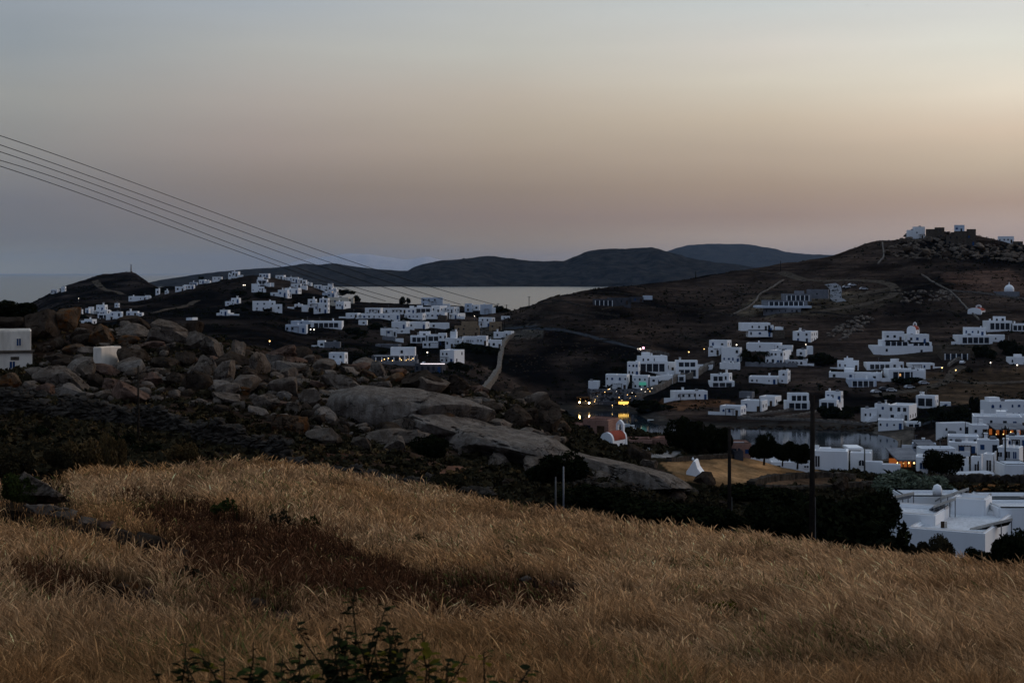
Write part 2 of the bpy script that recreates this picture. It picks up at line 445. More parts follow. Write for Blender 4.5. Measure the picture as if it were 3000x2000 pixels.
def zat(px, y):
    """ground height at a bearing (photo column) and distance"""
    c = np.clip((np.asarray(px, float) - _cu[0]) / 7.0, 0, len(_cu) - 1.001)
    r = np.clip((np.log(np.asarray(y, float)) - LR[0]) / (LR[1] - LR[0]), 0, len(TROWS) - 1.001)
    ci, ri = c.astype(int) if hasattr(c, 'astype') else int(c), r.astype(int) if hasattr(r, 'astype') else int(r)
    fc, fr = c - ci, r - ri
    ci = ci + _c0
    return ((GZ[ri, ci]*(1-fc) + GZ[ri, ci+1]*fc)*(1-fr) + (GZ[ri+1, ci]*(1-fc) + GZ[ri+1, ci+1]*fc)*fr)

def zxy(x, y):
    return float(zat(1500 + x * F / y, y))

def hit(px, py, y0=280, y1=1500):
    """distance at which the ground is seen at photo point (px, py)"""
    ys = np.geomspace(y0, y1, 1200)
    s = HOR + (CAMZ - zat(np.full_like(ys, px), ys)) * F / ys
    k = np.nonzero(s <= py)[0]
    if len(k): return float(ys[k[0]])
    return float(ys[np.argmin(np.abs(s - py))])

def wp(px, py, y):
    return Vector(((px - 1500) / F * y, y, CAMZ - (py - HOR) / F * y))

def in_poly(px, py, poly):
    r = np.zeros(px.shape, bool); n = len(poly)
    for i in range(n):
        x0, y0 = poly[i]; x1, y1 = poly[(i+1) % n]
        c = ((y0 > py) != (y1 > py)) & (px < (x1-x0)*(py-y0)/((y1-y0) or 1e-9) + x0)
        r ^= c
    return r

def soft(px, py, poly, nx, amt=14):
    return in_poly(px + nx*amt, py + np.roll(nx, 5, 1)*amt*.5, poly)

def make_ground():
    nr, nc = GZ.shape
    PX = TCOLS[None] * np.ones_like(GZ); PY = HOR + (CAMZ - GZ) * F / GY
    n1 = fbm(GX/25, GY/25, oct=4, seed=21); n2 = fbm(GX/90, GY/60, oct=3, seed=33)
    nj = fbm(GX/6, GY/6, oct=3, seed=40)
    C = np.zeros((nr, nc, 3)); C[:] = (.045,.038,.030)
    far = GY > 270
    PJ = PX + 140*n1 + 60*nj
    # hillsides: brown scrub, with ochre and dark patches
    k = np.clip(.36 + .8*n2 + .6*n1, 0, 1)[..., None]
    hill = (1-k) * np.array((.0045,.0040,.0040)) + k * np.array((.036,.026,.021))
    C[far] = hill[far]
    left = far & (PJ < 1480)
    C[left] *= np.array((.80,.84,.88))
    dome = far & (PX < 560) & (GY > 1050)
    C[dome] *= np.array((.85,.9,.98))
    top = far & (PX > 2400) & (GZ > 62)
    C[top] *= np.array((1.15,1.12,1.1))
    nearm = ~far
    C[nearm] = (.018,.012,.008)
    bh = nearm & (GY > 85 + 5*nj)
    kk = np.clip(.5 + .9*n1, 0, 1)[..., None]
    C[bh] = ((1-kk) * np.array((.014,.011,.008)) + kk * np.array((.042,.026,.018)))[bh]
    rv = nearm & (GY > 80) & (PJ > 1470)
    C[rv] = ((1-kk) * np.array((.008,.008,.005)) + kk * np.array((.022,.018,.011)))[rv]
    def paint(poly, col, lo, hi, amt=14):
        m = soft(PX, PY, poly, nj, amt) & (GY > lo) & (GY < hi)
        C[m] = np.array(col) * (1 + .35*n1[m])[:, None]
    paint([(690,1285),(840,1300),(1010,1320),(1000,1350),(800,1345),(700,1310)], (.07,.034,.022), 90, 180)
    paint([(1200,1360),(1420,1370),(1420,1395),(1240,1395)], (.08,.042,.028), 90, 180)
    paint([(1930,1352),(2160,1338),(2360,1362),(2420,1385),(2210,1420),(2080,1424),(1990,1405)], (.185,.108,.052), 130, 260, 8)
    paint([(2230,1400),(2420,1392),(2560,1402),(2440,1432),(2260,1436)], (.085,.054,.034), 120, 260, 8)
    paint([(2780,1418),(3100,1424),(3100,1450),(2800,1444)], (.12,.055,.021), 140, 230, 8)
    paint([(1900,1172),(2040,1166),(2160,1172),(2130,1192),(1990,1198),(1880,1192)], (.085,.043,.023), 400, 900)
    paint([(2640,1120),(2760,1090),(3010,1075),(3010,1170),(2760,1190),(2640,1165)], (.05,.034,.022), 400, 1000)
    paint([(2740,800),(2960,790),(3010,830),(2990,870),(2800,848)], (.055,.034,.026), 500, 1400, 10)
    paint([(2200,870),(2440,860),(2640,840),(2650,880),(2520,910),(2400,925),(2150,925)], (.06,.048,.035), 500, 1400, 10)
    paint([(2540,1020),(2900,1000),(2930,1030),(2600,1062)], (.042,.033,.025), 500, 1200, 10)
    paint([(1380,960),(1580,952),(1600,985),(1480,1000),(1400,990)], (.05,.044,.038), 500, 1200, 8)
    paint([(1790,1312),(1880,1308),(2000,1325),(1970,1342),(1850,1336)], (.17,.165,.16), 150, 260, 6)
    beach = far & (PX > 2560) & (GZ < 1.6) & (GZ > -3) & (GY < 620)
    C[beach] = (.085,.072,.06)
    shore = far & (PX <= 2560) & (GZ < 1.2) & (GY < 720)
    C[shore] = (.03,.027,.024)
    C *= (1 + .22*nj + .15*n1)[..., None]
    C = np.clip(C, .004, .6)
    verts = np.stack([GX, GY, GZ], -1).reshape(-1, 3)
    i = np.arange(nr-1)[:, None] * nc + np.arange(nc-1)[None]
    faces = np.stack([i, i+1, i+nc+1, i+nc], -1).reshape(-1, 4)
    me = np_mesh('terrain', verts, faces, True, C.reshape(-1, 3))
    m, nt, b = new_mat('scrub_ground')
    at = N(nt, 'VertexColor', layer_name='tint')
    v = coords(nt)
    f, h = noise_ramp(nt, v, .35, [(.3, (.45,)*3), (.7, (1.6,)*3)], 9, .75)
    v2 = coords(nt, (.035, .035, .9))            # terraces follow the contours
    s, h2 = noise_ramp(nt, v2, 1.0, [(.35, (.5,)*3), (.52, (.95,)*3), (.66, (2.0,1.85,1.7))], 6, .65)
    g, h3 = noise_ramp(nt, v, 2.6, [(.3, (.7,)*3), (.7, (1.3,)*3)], 8, .7)
    c = mixc(nt, at.outputs[0], f, 1, 'MULTIPLY'); c = mixc(nt, c, s, .8, 'MULTIPLY'); c = mixc(nt, c, g, 1, 'MULTIPLY')
    nt.links.new(c, b.inputs['Base Color']); b.inputs['Roughness'].default_value = .95
    b.inputs['Specular IOR Level'].default_value = 0
    bump(nt, b, h3, .8, .35)
    obj('hillside_ground', me, m, kind='structure', label='brown scrubby hillsides falling to the bay')
make_ground()

# ground the photographer stands on
bx = np.linspace(-90, 90, 61); by = np.linspace(-120, 3.0, 42)
XX, YY = np.meshgrid(bx, by)
ZZ = 53.2 + (3.0 - YY) * .06 - .004 * np.abs(XX) ** 1.3 + .15 * fbm(XX/6, YY/6, oct=3)
ZZ[YY > 2.5] = 53.15
i = np.arange(41)[:, None] * 61 + np.arange(60)[None]
me = np_mesh('near_slope', np.stack([XX, YY, ZZ], -1).reshape(-1, 3), np.stack([i, i+1, i+62, i+61], -1).reshape(-1, 4), True)
obj('upper_slope', me, mottled('dry_earth', (.05,.035,.024), (.12,.08,.05), .6), kind='structure')

# ---------------------------------------------------------------- sea
m, nt, b = new_mat('sea_water')
b.inputs['Base Color'].default_value = (.006,.011,.016,1); b.inputs['Roughness'].default_value = .24
b.inputs['IOR'].default_value = 1.33
v = coords(nt, (.35, .6, 1))
n1 = N(nt, 'TexNoise'); n1.inputs['Scale'].default_value = 1.0; n1.inputs['Detail'].default_value = 6
nt.links.new(v, n1.inputs['Vector'])
bump(nt, b, n1.outputs[0], .12, .05)
mb = MB(); mb.add([(-90000,120,0),(90000,120,0),(90000,120000,0),(-90000,120000,0)], [(0,1,2,3)])
obj('sea', mb.mesh('sea'), m, kind='structure', label='calm dusk sea and sheltered bay')

m, nt, b = new_mat('bay_water')
b.inputs['Base Color'].default_value = (.010,.016,.022,1); b.inputs['Roughness'].default_value = .07
b.inputs['IOR'].default_value = 1.33
v = coords(nt, (.25, .7, 1))
n1 = N(nt, 'TexNoise'); n1.inputs['Scale'].default_value = 1.0; n1.inputs['Detail'].default_value = 5
nt.links.new(v, n1.inputs['Vector'])
bump(nt, b, n1.outputs[0], .10, .10)
mb = MB(); mb.add([(-20,370,.03),(330,370,.03),(330,720,.03),(-20,720,.03)], [(0,1,2,3)])
obj('bay_water', mb.mesh('bay_water'), m, kind='structure', label='dark sheltered water of the bay')

# ---------------------------------------------------------------- far islands
def island(name, label, sky, y0, depth, col1, col2, seed, rough=1.0, px_step=6, gul=.35):
    sk = [(a*1.27551, b*1.27551) for a, b in sky]
    pxs = np.arange(sk[0][0], sk[-1][0], px_step)
    prof = pchip([a for a, b in sk], [b for a, b in sk], pxs)
    rows = np.linspace(0, 1, 60)
    top = np.maximum(CAMZ + (HOR - prof) * (y0 + depth*.5) / F, 1)
    t = rows[:, None]
    shape = np.where(t < .5, np.sin(np.clip(t/.5, 0, 1)*math.pi/2)**.75, np.cos((t-.5)/.5*math.pi/2)**.8)
    Y = (y0 + t*depth) * np.ones((1, len(pxs)))
    X = (pxs[None]-1500)/F*(y0 + depth*.5) * np.ones_like(t)
    sc = depth / 6
    n = fbm(X/sc, Y/sc, oct=6, seed=seed) ; ridge = np.abs(fbm(X/(sc*.9), Y/(sc*2.5), oct=5, seed=seed+5))
    edge = np.minimum(1, np.minimum(np.arange(len(pxs)), np.arange(len(pxs))[::-1])/8)[None]
    mid = 1 - np.clip(1 - np.abs(t-.5)/.18, 0, 1)**1.0
    Z = top[None]*shape*(1 - gul*ridge*mid) + top[None]*.10*n*mid*rough + top[None]*.02*fbm(X/(sc*.12), Y/(sc*.12), oct=3, seed=seed+9)*shape
    Z = Z*edge - 6*(1-shape)
    V = np.stack([X, Y, Z], -1).reshape(-1, 3); nc = len(pxs)
    i = np.arange(59)[:, None]*nc + np.arange(nc-1)[None]
    me = np_mesh(name, V, np.stack([i, i+1, i+nc+1, i+nc], -1).reshape(-1, 4), True)
    mm = bpy.data.materials.get('m_'+name)
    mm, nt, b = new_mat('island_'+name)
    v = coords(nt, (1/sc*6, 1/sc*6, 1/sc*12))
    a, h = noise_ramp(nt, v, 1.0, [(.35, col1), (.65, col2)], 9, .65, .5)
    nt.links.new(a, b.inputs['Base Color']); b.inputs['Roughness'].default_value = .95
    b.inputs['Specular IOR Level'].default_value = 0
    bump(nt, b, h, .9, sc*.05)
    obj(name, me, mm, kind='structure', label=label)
island('island_hills', 'dark rocky island across the strait',
  [(340,668),(380,655),(420,637),(480,627),(560,619),(600,616),(640,613),(690,607),(700,606),(730,608),(770,605),(800,610),(850,616),(900,620),(940,622),(960,612),(1000,600),(1050,596),(1090,592),(1120,588),(1180,594),(1220,599),(1290,600),(1320,590),(1360,575),(1400,571),(1440,571),(1490,567),(1515,572),(1545,582),(1580,592),(1620,599),(1680,606),(1720,613),(1800,630),(1900,655)],
  6350, 1900, (.008,.009,.010), (.04,.037,.034), 5)
island('far_hills', 'distant smooth blue island hill', [(1450,610),(1500,592),(1530,578),(1560,568),(1600,562),(1640,560),(1700,561),(1740,566),(1790,578),(1840,584),(1900,586),(1980,592),(2060,604)],
  15000, 4000, (.03,.03,.032), (.05,.048,.045), 15, .4, 8, .15)
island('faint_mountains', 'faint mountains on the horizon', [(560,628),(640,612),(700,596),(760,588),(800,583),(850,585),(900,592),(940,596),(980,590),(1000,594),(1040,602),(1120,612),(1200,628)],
  62000, 6000, (.52,.46,.43), (.58,.51,.47), 25, .5, 8, .1)  # pale pinkish base colour stands in for haze, fading them into the sky
# ---------------------------------------------------------------- dry grass field
CREST = sorted((c, NEARC[c][0][0]) for c in NEARC)
def crest_y(px): return np.interp(px, [a for a, b in CREST], [b for a, b in CREST])
DARKPATCH = [(560,1560),(760,1530),(900,1560),(1120,1650),(1300,1690),(1560,1710),(1740,1760),(1650,1830),(1400,1850),(1150,1840),(980,1790),(820,1760),(560,1740),(500,1650)]
BROWN = [(380,1560),(760,1540),(1000,1570),(1160,1700),(1060,1900),(700,1900),(480,1760),(380,1680)]
DARK2 = [(330,1465),(480,1470),(640,1500),(760,1540),(900,1570),(940,1610),(700,1600),(500,1580),(380,1530)]
DARK3 = [(0,1690),(260,1700),(420,1740),(420,1800),(180,1790),(0,1760)]
CLEAR = [[(-60,1395),(60,1385),(205,1405),(215,1500),(120,1520),(-60,1520)], [(-60,1490),(180,1500),(290,1535),(345,1575),(330,1600),(240,1580),(-60,1560)], [(335,1570),(480,1580),(575,1640),(560,1680),(470,1660),(340,1625)], [(215,1740),(320,1730),(330,1715),(470,1735),(460,1790),(430,1830),(320,1830),(210,1800)], [(1515,1690),(1575,1690),(1580,1730),(1515,1725)], [(1600,1706),(1700,1714),(1705,1750),(1600,1738)], [(1805,1740),(1878,1740),(1880,1782),(1805,1776)], [(1925,1772),(2000,1776),(2000,1822),(1925,1816)], [(725,1770),(885,1800),(885,1845),(725,1820)]]
def grass_color(px, py, x, y, n):
    c1 = np.array((.43,.228,.094)); c2 = np.array((.54,.325,.165)); c3 = np.array((.20,.105,.05)); c4 = np.array((.085,.038,.019))
    k = np.clip(.5 + .9*fbm(x/5, y/7, oct=3, seed=51), 0, 1)[:, None]
    c = c1*(1-k) + c2*k
    k2 = np.clip(fbm(x/2.2, y/3, oct=4, seed=61)*1.3 - .35, 0, .7)[:, None]
    c = c*(1-k2) + c3*k2
    j = fbm(x/.8, y/1.6, oct=4, seed=71)*60 + rng.normal(0, 40, n)
    d = in_poly(px + j, py + j*.5, DARKPATCH) | in_poly(px + j, py + j*.4, DARK2) | in_poly(px+j, py+j*.4, DARK3)
    u = rng.random(n)
    br = in_poly(px + j, py + j*.5, BROWN) & (rng.random(n) < .5)
    c[br] = np.array((.17,.085,.042)) * rng.uniform(.6, 1.4, (br.sum(), 1))
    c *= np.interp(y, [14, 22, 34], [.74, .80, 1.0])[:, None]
    sel = d & (u < .92)
    c[sel] = c4 * rng.uniform(.6, 1.5, (sel.sum(), 1))
    g = (fbm(x/2, y/2, oct=3, seed=81) > .5) & (rng.random(n) < .22)
    c[g] = np.array((.10,.10,.03))
    return c * np.clip(rng.lognormal(-.08, .42, (n, 1)), .3, 2.4), d

def make_grass(n, name):
    B = 8; n0 = n; n = n // B                 # tufts of eight blades
    px = np.where(rng.random(n) < .86, rng.uniform(-260, 3260, n), np.where(rng.random(n) < .4, rng.uniform(-420, -260, n), rng.uniform(3260, 3415, n)))
    yc = crest_y(px) + 3
    # even cover on the picture: distance falls off like 1/row
    u = rng.random(n)
    y0 = 14.5
    y = 1/(1/y0 + u*(1/yc - 1/y0))
    far = rng.random(n) < .42          # dense towards the crest
    y = np.where(far, 22 + (yc-22)*rng.random(n)**.8, y)
    rad = (.05 + .05*rng.random(n))*np.clip(y/30, .8, 1.6)
    px, y, rad = np.repeat(px, B), np.repeat(y, B), np.repeat(rad, B); yc = crest_y(px) + 3; n = len(px)
    y = np.minimum(y + rng.normal(0, 1, n)*rad*1.3, yc + 1)
    px = px + rng.normal(0, 1, n)*rad*F/y
    tl = np.repeat(rng.normal(0, .16, n//B), B); th_ = np.repeat(np.clip(rng.lognormal(0, .22, n//B), .5, 1.6), B); tc = np.repeat(np.clip(rng.lognormal(-.04, .26, n//B), .45, 1.7), B)
    x = (px-1500)/F*y
    z = zat(px, y)
    py = HOR + (CAMZ - z)*F/y
    keep = np.ones(n, bool)
    for pl in CLEAR:
        keep &= ~(in_poly(px, py, pl) & (rng.random(n) < .93))
    px, y, x, z, py = px[keep], y[keep], x[keep], z[keep], py[keep]; n = len(px); yc = yc[keep]; tl, th_, tc = tl[keep], th_[keep], tc[keep]
    col, dark = grass_color(px, py, x, y, n); col = col*tc[:, None]
    tall = np.clip(.5 + .6*fbm(x/4, y/5, oct=3, seed=91) + .55*fbm(x/.55, y/.8, oct=2, seed=93), 0, 1)
    h = (.19 + .29*tall) * rng.uniform(.6, 1.25, n) * th_ * np.where(dark, .72, 1)
    wdt = np.maximum(.0026, y*.0002) * rng.uniform(.7, 1.4, n)
    wind = -.02 - .30*np.clip(px/3000, 0, 1) + tl + .10*fbm(x/6, y/6, oct=2, seed=95)
    lean = np.stack([wind + rng.normal(0, .22, n) + .25*fbm(x/.9, y/1.2, oct=2, seed=97), rng.normal(0, .3, n)], 1)
    yaw = rng.uniform(-.9, .9, n)
    dx, dy = np.cos(yaw)*wdt, np.sin(yaw)*wdt
    lv = [(0, .9, 0), (.45, .7, .2), (.78, .5, .5), (.85, 1.45, .62), (.94, 1.25, .82)]
    V = np.zeros((n, 11, 3))
    for k, (t, ww, b) in enumerate(lv):
        cx = x + lean[:, 0]*h*b*1.1; cyy = y + lean[:, 1]*h*b; cz = z - .03 + h*t*(1 - .06*b)
        V[:, 2*k] = np.stack([cx - dx*ww, cyy - dy*ww, cz], 1)
        V[:, 2*k+1] = np.stack([cx + dx*ww, cyy + dy*ww, cz], 1)
    V[:, 10] = np.stack([x + lean[:, 0]*h*1.25, y + lean[:, 1]*h*1.1, z - .03 + h*.97], 1)
    b0 = (np.arange(n)*11)[:, None]
    Q = np.concatenate([b0 + np.array([[2*k, 2*k+1, 2*k+3, 2*k+2]]) for k in range(4)])
    T = b0 + np.array([[8, 9, 10]])
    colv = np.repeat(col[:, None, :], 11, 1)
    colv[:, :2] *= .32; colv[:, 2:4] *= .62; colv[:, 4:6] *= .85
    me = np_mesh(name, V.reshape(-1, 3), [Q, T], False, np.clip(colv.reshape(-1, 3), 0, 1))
    m, nt, b = new_mat('dry_grass')
    at = N(nt, 'VertexColor', layer_name='tint')
    nt.links.new(at.outputs[0], b.inputs['Base Color'])
    b.inputs['Roughness'].default_value = .8; b.inputs['Specular IOR Level'].default_value = 0
    tr = N(nt, 'BsdfTranslucent'); nt.links.new(at.outputs[0], tr.inputs[0])
    mx = N(nt, 'MixShader'); mx.inputs[0].default_value = .35
    o = [q for q in nt.nodes if q.type == 'OUTPUT_MATERIAL'][0]
    nt.links.new(b.outputs[0], mx.inputs[1]); nt.links.new(tr.outputs[0], mx.inputs[2]); nt.links.new(mx.outputs[0], o.inputs[0])
    obj('dry_grass', me, m, kind='stuff', label='golden dry grass covering the near slope')
make_grass(460000, 'dry_grass')
# ---------------------------------------------------------------- granite boulders
def ico(sub):
    bm = bmesh.new(); bmesh.ops.create_icosphere(bm, subdivisions=sub, radius=1)
    bm.verts.ensure_lookup_table()
    v = np.array([p.co[:] for p in bm.verts]); f = np.array([[q.index for q in t.verts] for t in bm.faces])
    bm.free(); return v, f
ICO = {s: ico(s) for s in (2, 3, 4, 5)}

def rock_verts(seed, sub=4, cuts=11, blocky=.5, rough=1.0, aspect=(1,1,1)):
    r = np.random.default_rng(seed)
    v, f = ICO[sub]; v = v.copy()
    p = 2 + 2.2*blocky                                   # rounded block
    v = v / (np.abs(v)**p).sum(1, keepdims=True)**(1/p)
    for _ in range(cuts):
        n = r.normal(size=3); n /= np.linalg.norm(n)
        d = r.uniform(.5, .86)
        s = v @ n - d
        k = s > 0
        v[k] -= n[None]*(s[k]*r.uniform(.9, 1.0))[:, None]
    a = np.array(aspect, float); q = v*a/ a.max()*1.0
    o = r.uniform(-50, 50, 3)
    d1 = fbm(q[:,0]*1.6+o[0], q[:,1]*1.6+o[1], q[:,2]*1.6+o[2], oct=3, seed=seed % 97)
    d2 = fbm(q[:,0]*5+o[0], q[:,1]*5+o[1], q[:,2]*5+o[2], oct=4, seed=seed % 89)
    # weathered joints
    jn = np.abs(fbm(q[:,0]*2.1+o[1], q[:,1]*2.1+o[2], q[:,2]*3.4+o[0], oct=2, seed=seed % 83))
    crack = -np.clip(1 - jn/.06, 0, 1)*.085
    nrm = v/np.linalg.norm(v, axis=1, keepdims=True)
    v = v + nrm*(d1*.065 + d2*.045*rough + crack*1.3*rough)[:, None]
    return v, f

def rock_mesh(name, seed, size, sub=4, **kw):
    v, f = rock_verts(seed, sub, aspect=size, **kw)
    me = np_mesh(name, v*np.array(size), f, True)
    me.set_sharp_from_angle(angle=R(34))
    return me

def boulder(px, py, w, h, tilt=0, mat='gran', label='', seed=None, y=None, yr=(96, 232), dep=None, blocky=.85, cuts=15,
            sub=None, name='boulder', group='granite boulders on the rocky ridge', turn=0, rough=1, base=.38):
    seed = seed if seed is not None else int(px*7 + py*13) % 9973
    ys = y or hit(px, py + h*base, *yr)
    s = ys/F; a, c = w*.5*s*1.22, h*.5*s*1.28
    b = dep*.5 if dep else max(a*.75, c)
    yy = ys + b*.55
    s2 = yy/F
    loc = wp(px, py, yy)
    sub = sub or (5 if w > 170 else 4 if w > 34 else 3)
    me = rock_mesh(name, seed, (a*s2/s, b, c*s2/s), sub, blocky=blocky, cuts=cuts, rough=rough)
    o = obj(name, me, M[mat], loc=loc, label=label, cat='boulder', group=group)
    o.rotation_euler = Euler((0, R(tilt), R(turn)), 'XYZ')
    return o

RK = [  # px, py, w, h, tilt, material, label, extra
 (130,952,120,112,5,'grandark','big dark boulder on the skyline above the weathered white house'),
 (187,940,66,96,8,'granlich','tall boulder with orange lichen at the skyline, beside the big dark one'),
 (122,975,54,50,0,'granlich','orange-flecked boulder just right of the weathered house roof'),
 (45,948,110,44,0,'grandark','low grey boulder behind the roof of the weathered house'),
 (298,987,82,66,0,'granlich','orange lichened boulder sitting on top of the small plaster hut'),
 (306,1083,84,46,10,'granpink','flat boulder that the small plaster hut stands on'),
 (392,942,92,34,6,'grandark','dark flat topped boulder on the skyline right of the hut'),
 (398,978,112,46,4,'gran','broad grey boulder below the dark flat topped one'),
 (492,958,112,36,14,'gran','long slab boulder tilting down to the right on the skyline'),
 (505,995,112,52,12,'gran','grey boulder under the long tilted skyline slab'),
 (448,1016,96,30,5,'granpink','low pinkish boulder right of the small plaster hut'),
 (386,1000,60,28,0,'granlich','small orange-brown boulder touching the hut on its right'),
 (577,1005,64,50,20,'gran','rounded boulder stepping down right of the skyline slab'),
 (625,1022,70,66,24,'gran','steep grey boulder at the right shoulder of the ridge'),
 (598,1082,62,78,-4,'gran','upright grey block in the middle of the ridge'),
 (665,1092,66,82,12,'gran','tall split block beside the upright grey block'),
 (698,1030,58,58,22,'gran','leaning boulder below the right shoulder of the ridge'),
 (648,1137,118,36,6,'granpale','flat pale slab boulder in front of the two upright blocks'),
 (662,1168,100,40,4,'gran','flat boulder just below the flat pale slab'),
 (763,1068,46,76,6,'gran','narrow upright boulder, left half of a split pair'),
 (806,1062,54,56,10,'granpale','rounded pale boulder, right half of a split pair'),
 (722,1100,50,50,15,'grandark','dark boulder tucked left of the split pair'),
 (838,1096,58,34,0,'gran','small rounded boulder below the split pair'),
 (882,1084,70,36,16,'gran','tilted boulder on the crest below the cube house'),
 (865,1117,92,26,-2,'gran','long thin boulder lying under the crest'),
 (998,1124,116,52,8,'gran','domed brown boulder in the middle of the ridge'),
 (1016,1158,166,36,3,'granpale','long pale slab lying above the great rock dome'),
 (1113,1136,80,46,14,'gran','rounded boulder at the left of the dark bulging rock'),
 (1106,1090,72,46,26,'granpale','tilted pale boulder on the skyline under the lit restaurant'),
 (1246,1123,150,72,6,'grandark','big dark bulging rock on the skyline behind the great dome'),
 (1342,1134,62,54,22,'grandark','brown boulder at the right end of the dark bulging rock'),
 (1404,1146,52,36,0,'granpink','small brown boulder where the pale wall meets the ridge'),
 (1196,1213,420,112,8,'granpale','great pale rock dome in the middle of the ridge', dict(dep=11, blocky=.25, cuts=7, seed=41, base=.3)),
 (1300,1265,300,96,12,'granpale','lower pale rock slab under the great dome', dict(dep=9, blocky=.3, cuts=8, seed=77, base=.35)),
 (1150,1287,170,56,-6,'gran','broken rock shelf at the left foot of the great dome', dict(dep=6)),
 (1500,1322,300,104,12,'granpale','broad rock slab at the right foot of the great dome', dict(dep=10, blocky=.3, cuts=8, seed=25)),
 (1800,1386,384,82,18,'granpale','long smooth rock slab sloping down to the golden field', dict(dep=9, blocky=.3, cuts=6, seed=58, y=142)),
 (1620,1378,150,64,12,'gran','rough rock face under the long smooth slab', dict(y=134)),
 (1376,1176,48,24,10,'gran','small flat boulder at the right top of the great dome'),
 (1432,1188,72,40,14,'grandark','dark rounded boulder right of the great dome'),
 (1510,1222,82,78,18,'grandark','large dark boulder left of the big wedge'),
 (1552,1222,58,62,28,'grandark','dark boulder squeezed against the big wedge'),
 (1604,1232,92,92,30,'grandark','big dark wedge shaped rock at the right end of the ridge', dict(cuts=14, blocky=.8)),
 (1503,1166,36,26,20,'granpink','small pinkish boulder on the skyline above the dark boulders'),
 (1462,1245,90,40,20,'gran','flat grey boulder below the dark rounded one'),
 (1560,1268,70,34,12,'gran','low boulder in front of the big wedge'),
 (776,1180,80,66,14,'gran','rounded grey boulder left of the long pale slab'),
 (832,1158,48,34,0,'granpale','small pale round boulder left of the long pale slab'),
 (902,1168,66,54,18,'gran','sloping grey boulder at the left end of the long pale slab'),
 (862,1202,46,38,0,'gran','small round boulder at the left of the great dome'),
 (856,1246,94,74,6,'granlich','yellowish lichened block at the foot of the ridge'),
 (966,1230,80,40,36,'granpale','pale slab leaning steeply against the great dome'),
 (950,1280,88,52,-3,'gran','square grey block at the left foot of the great dome'),
 (1054,1300,64,42,24,'gran','small broken boulder on the red path'),
 (1160,1302,58,70,6,'gran','upright broken block at the foot of the great dome'),
 (1222,1292,40,66,-10,'gran','narrow leaning block beside the upright broken block'),
 (1360,1316,48,50,0,'gran','small round boulder left of the broad rock slab'),
 (1460,1352,70,44,8,'gran','low boulder in front of the broad rock slab'),
 (122,1092,104,40,14,'gran','grey boulder right of the weathered house foot'),
 (26,1122,64,54,24,'granlich','brown lichened boulder in front of the weathered house'),
 (182,1122,160,74,24,'gran','large grey slab sloping down in front of the weathered house'),
 (232,1160,96,40,30,'granpale','pale slab edge below the large grey slab'),
 (135,1152,60,50,28,'granpink','pinkish boulder under the large grey slab'),
 (92,1140,50,40,10,'gran','small grey boulder between the house and the dry stone wall'),
 (282,1124,66,50,10,'grandark','dark boulder left of the pale post'),
 (330,1134,90,40,8,'granpink','brownish boulder below the hut'),
 (388,1158,110,56,16,'granpink','pinkish slab crossed by the pale post'),
 (440,1118,60,46,0,'granpink','rounded pink boulder right of the pale post'),
 (490,1066,100,46,4,'grandark','dark overhanging boulder in the middle of the ridge'),
 (545,1052,70,50,8,'grandark','dark boulder right of the overhanging one'),
 (516,1112,74,50,10,'grandark','dark boulder above the brown scrub slope'),
 (182,1052,84,34,10,'grandark','dark low boulder between the house and the hut'),
 (222,1024,64,34,0,'granlich','orange-brown boulder left of the hut'),
 (168,1010,46,44,10,'grandark','dark round boulder above the low dark one'),
 (232,988,70,44,0,'grandark','dark boulder left of the lichened top boulder'),
 (250,1090,60,56,34,'gran','leaning grey boulder left of the hut rock'),
]
for rk in RK:
    boulder(*rk[:6], label=rk[6], **(rk[7] if len(rk) > 7 else {}))

# smaller boulders of the ridge
PROTO = [rock_mesh('boulder', 500+i, (1, .9, .78 if i % 2 else .6), 3, cuts=10, blocky=.6) for i in range(9)]
PMATS = ['gran', 'grandark', 'granpink', 'gran', 'granpale', 'grandark', 'gran', 'granlich', 'grandark']
for me_, mm_ in zip(PROTO, PMATS): me_.materials.append(M[mm_])
def small_rock(px, y, r, label, group, name='boulder', cat='boulder', sink=.25, i=None):
    i = random.randrange(9) if i is None else i
    o = bpy.data.objects.new(name, PROTO[i]); COL.objects.link(o)
    z = float(zat(px, y))
    o.location = ((px-1500)/F*y, y, z + r*(.55-sink))
    o.scale = (r*random.uniform(.8,1.35), r*random.uniform(.8,1.2), r*random.uniform(.7,1.05))
    o.rotation_euler = (random.uniform(-.3,.3), random.uniform(-.35,.35), random.uniform(0, 6.28))
    return tag(o, label, cat, group)
RIDGE = [(0,1100),(60,1020),(250,980),(380,950),(560,985),(700,1030),(840,1050),(1060,1080),(1240,1100),(1420,1150),(1620,1210),(1680,1290),(1560,1340),(1400,1330),(1050,1290),(900,1270),(700,1215),(520,1180),(330,1180),(100,1170)]
def ridge_spots(n, radii):
    out = []
    while len(out) < n:
        px = random.uniform(0, 1690); y = random.uniform(116, 208)
        py = HOR + (CAMZ - float(zat(px, y)))*F/y
        if px < 120 and y < 190 and py < 1130: continue
        if 240 < px < 350 and y < 168 and py < 1125: continue
        if in_poly(np.array([px]), np.array([py]), RIDGE)[0]:
            out.append((px, y, random.choice(radii)))
    return out
for px, y, r in ridge_spots(135, [.8,1.0,1.2,1.5,1.8]):
    small_rock(px, y, r, 'smaller granite boulder wedged among the big ones on the ridge', 'smaller boulders filling the rocky ridge')

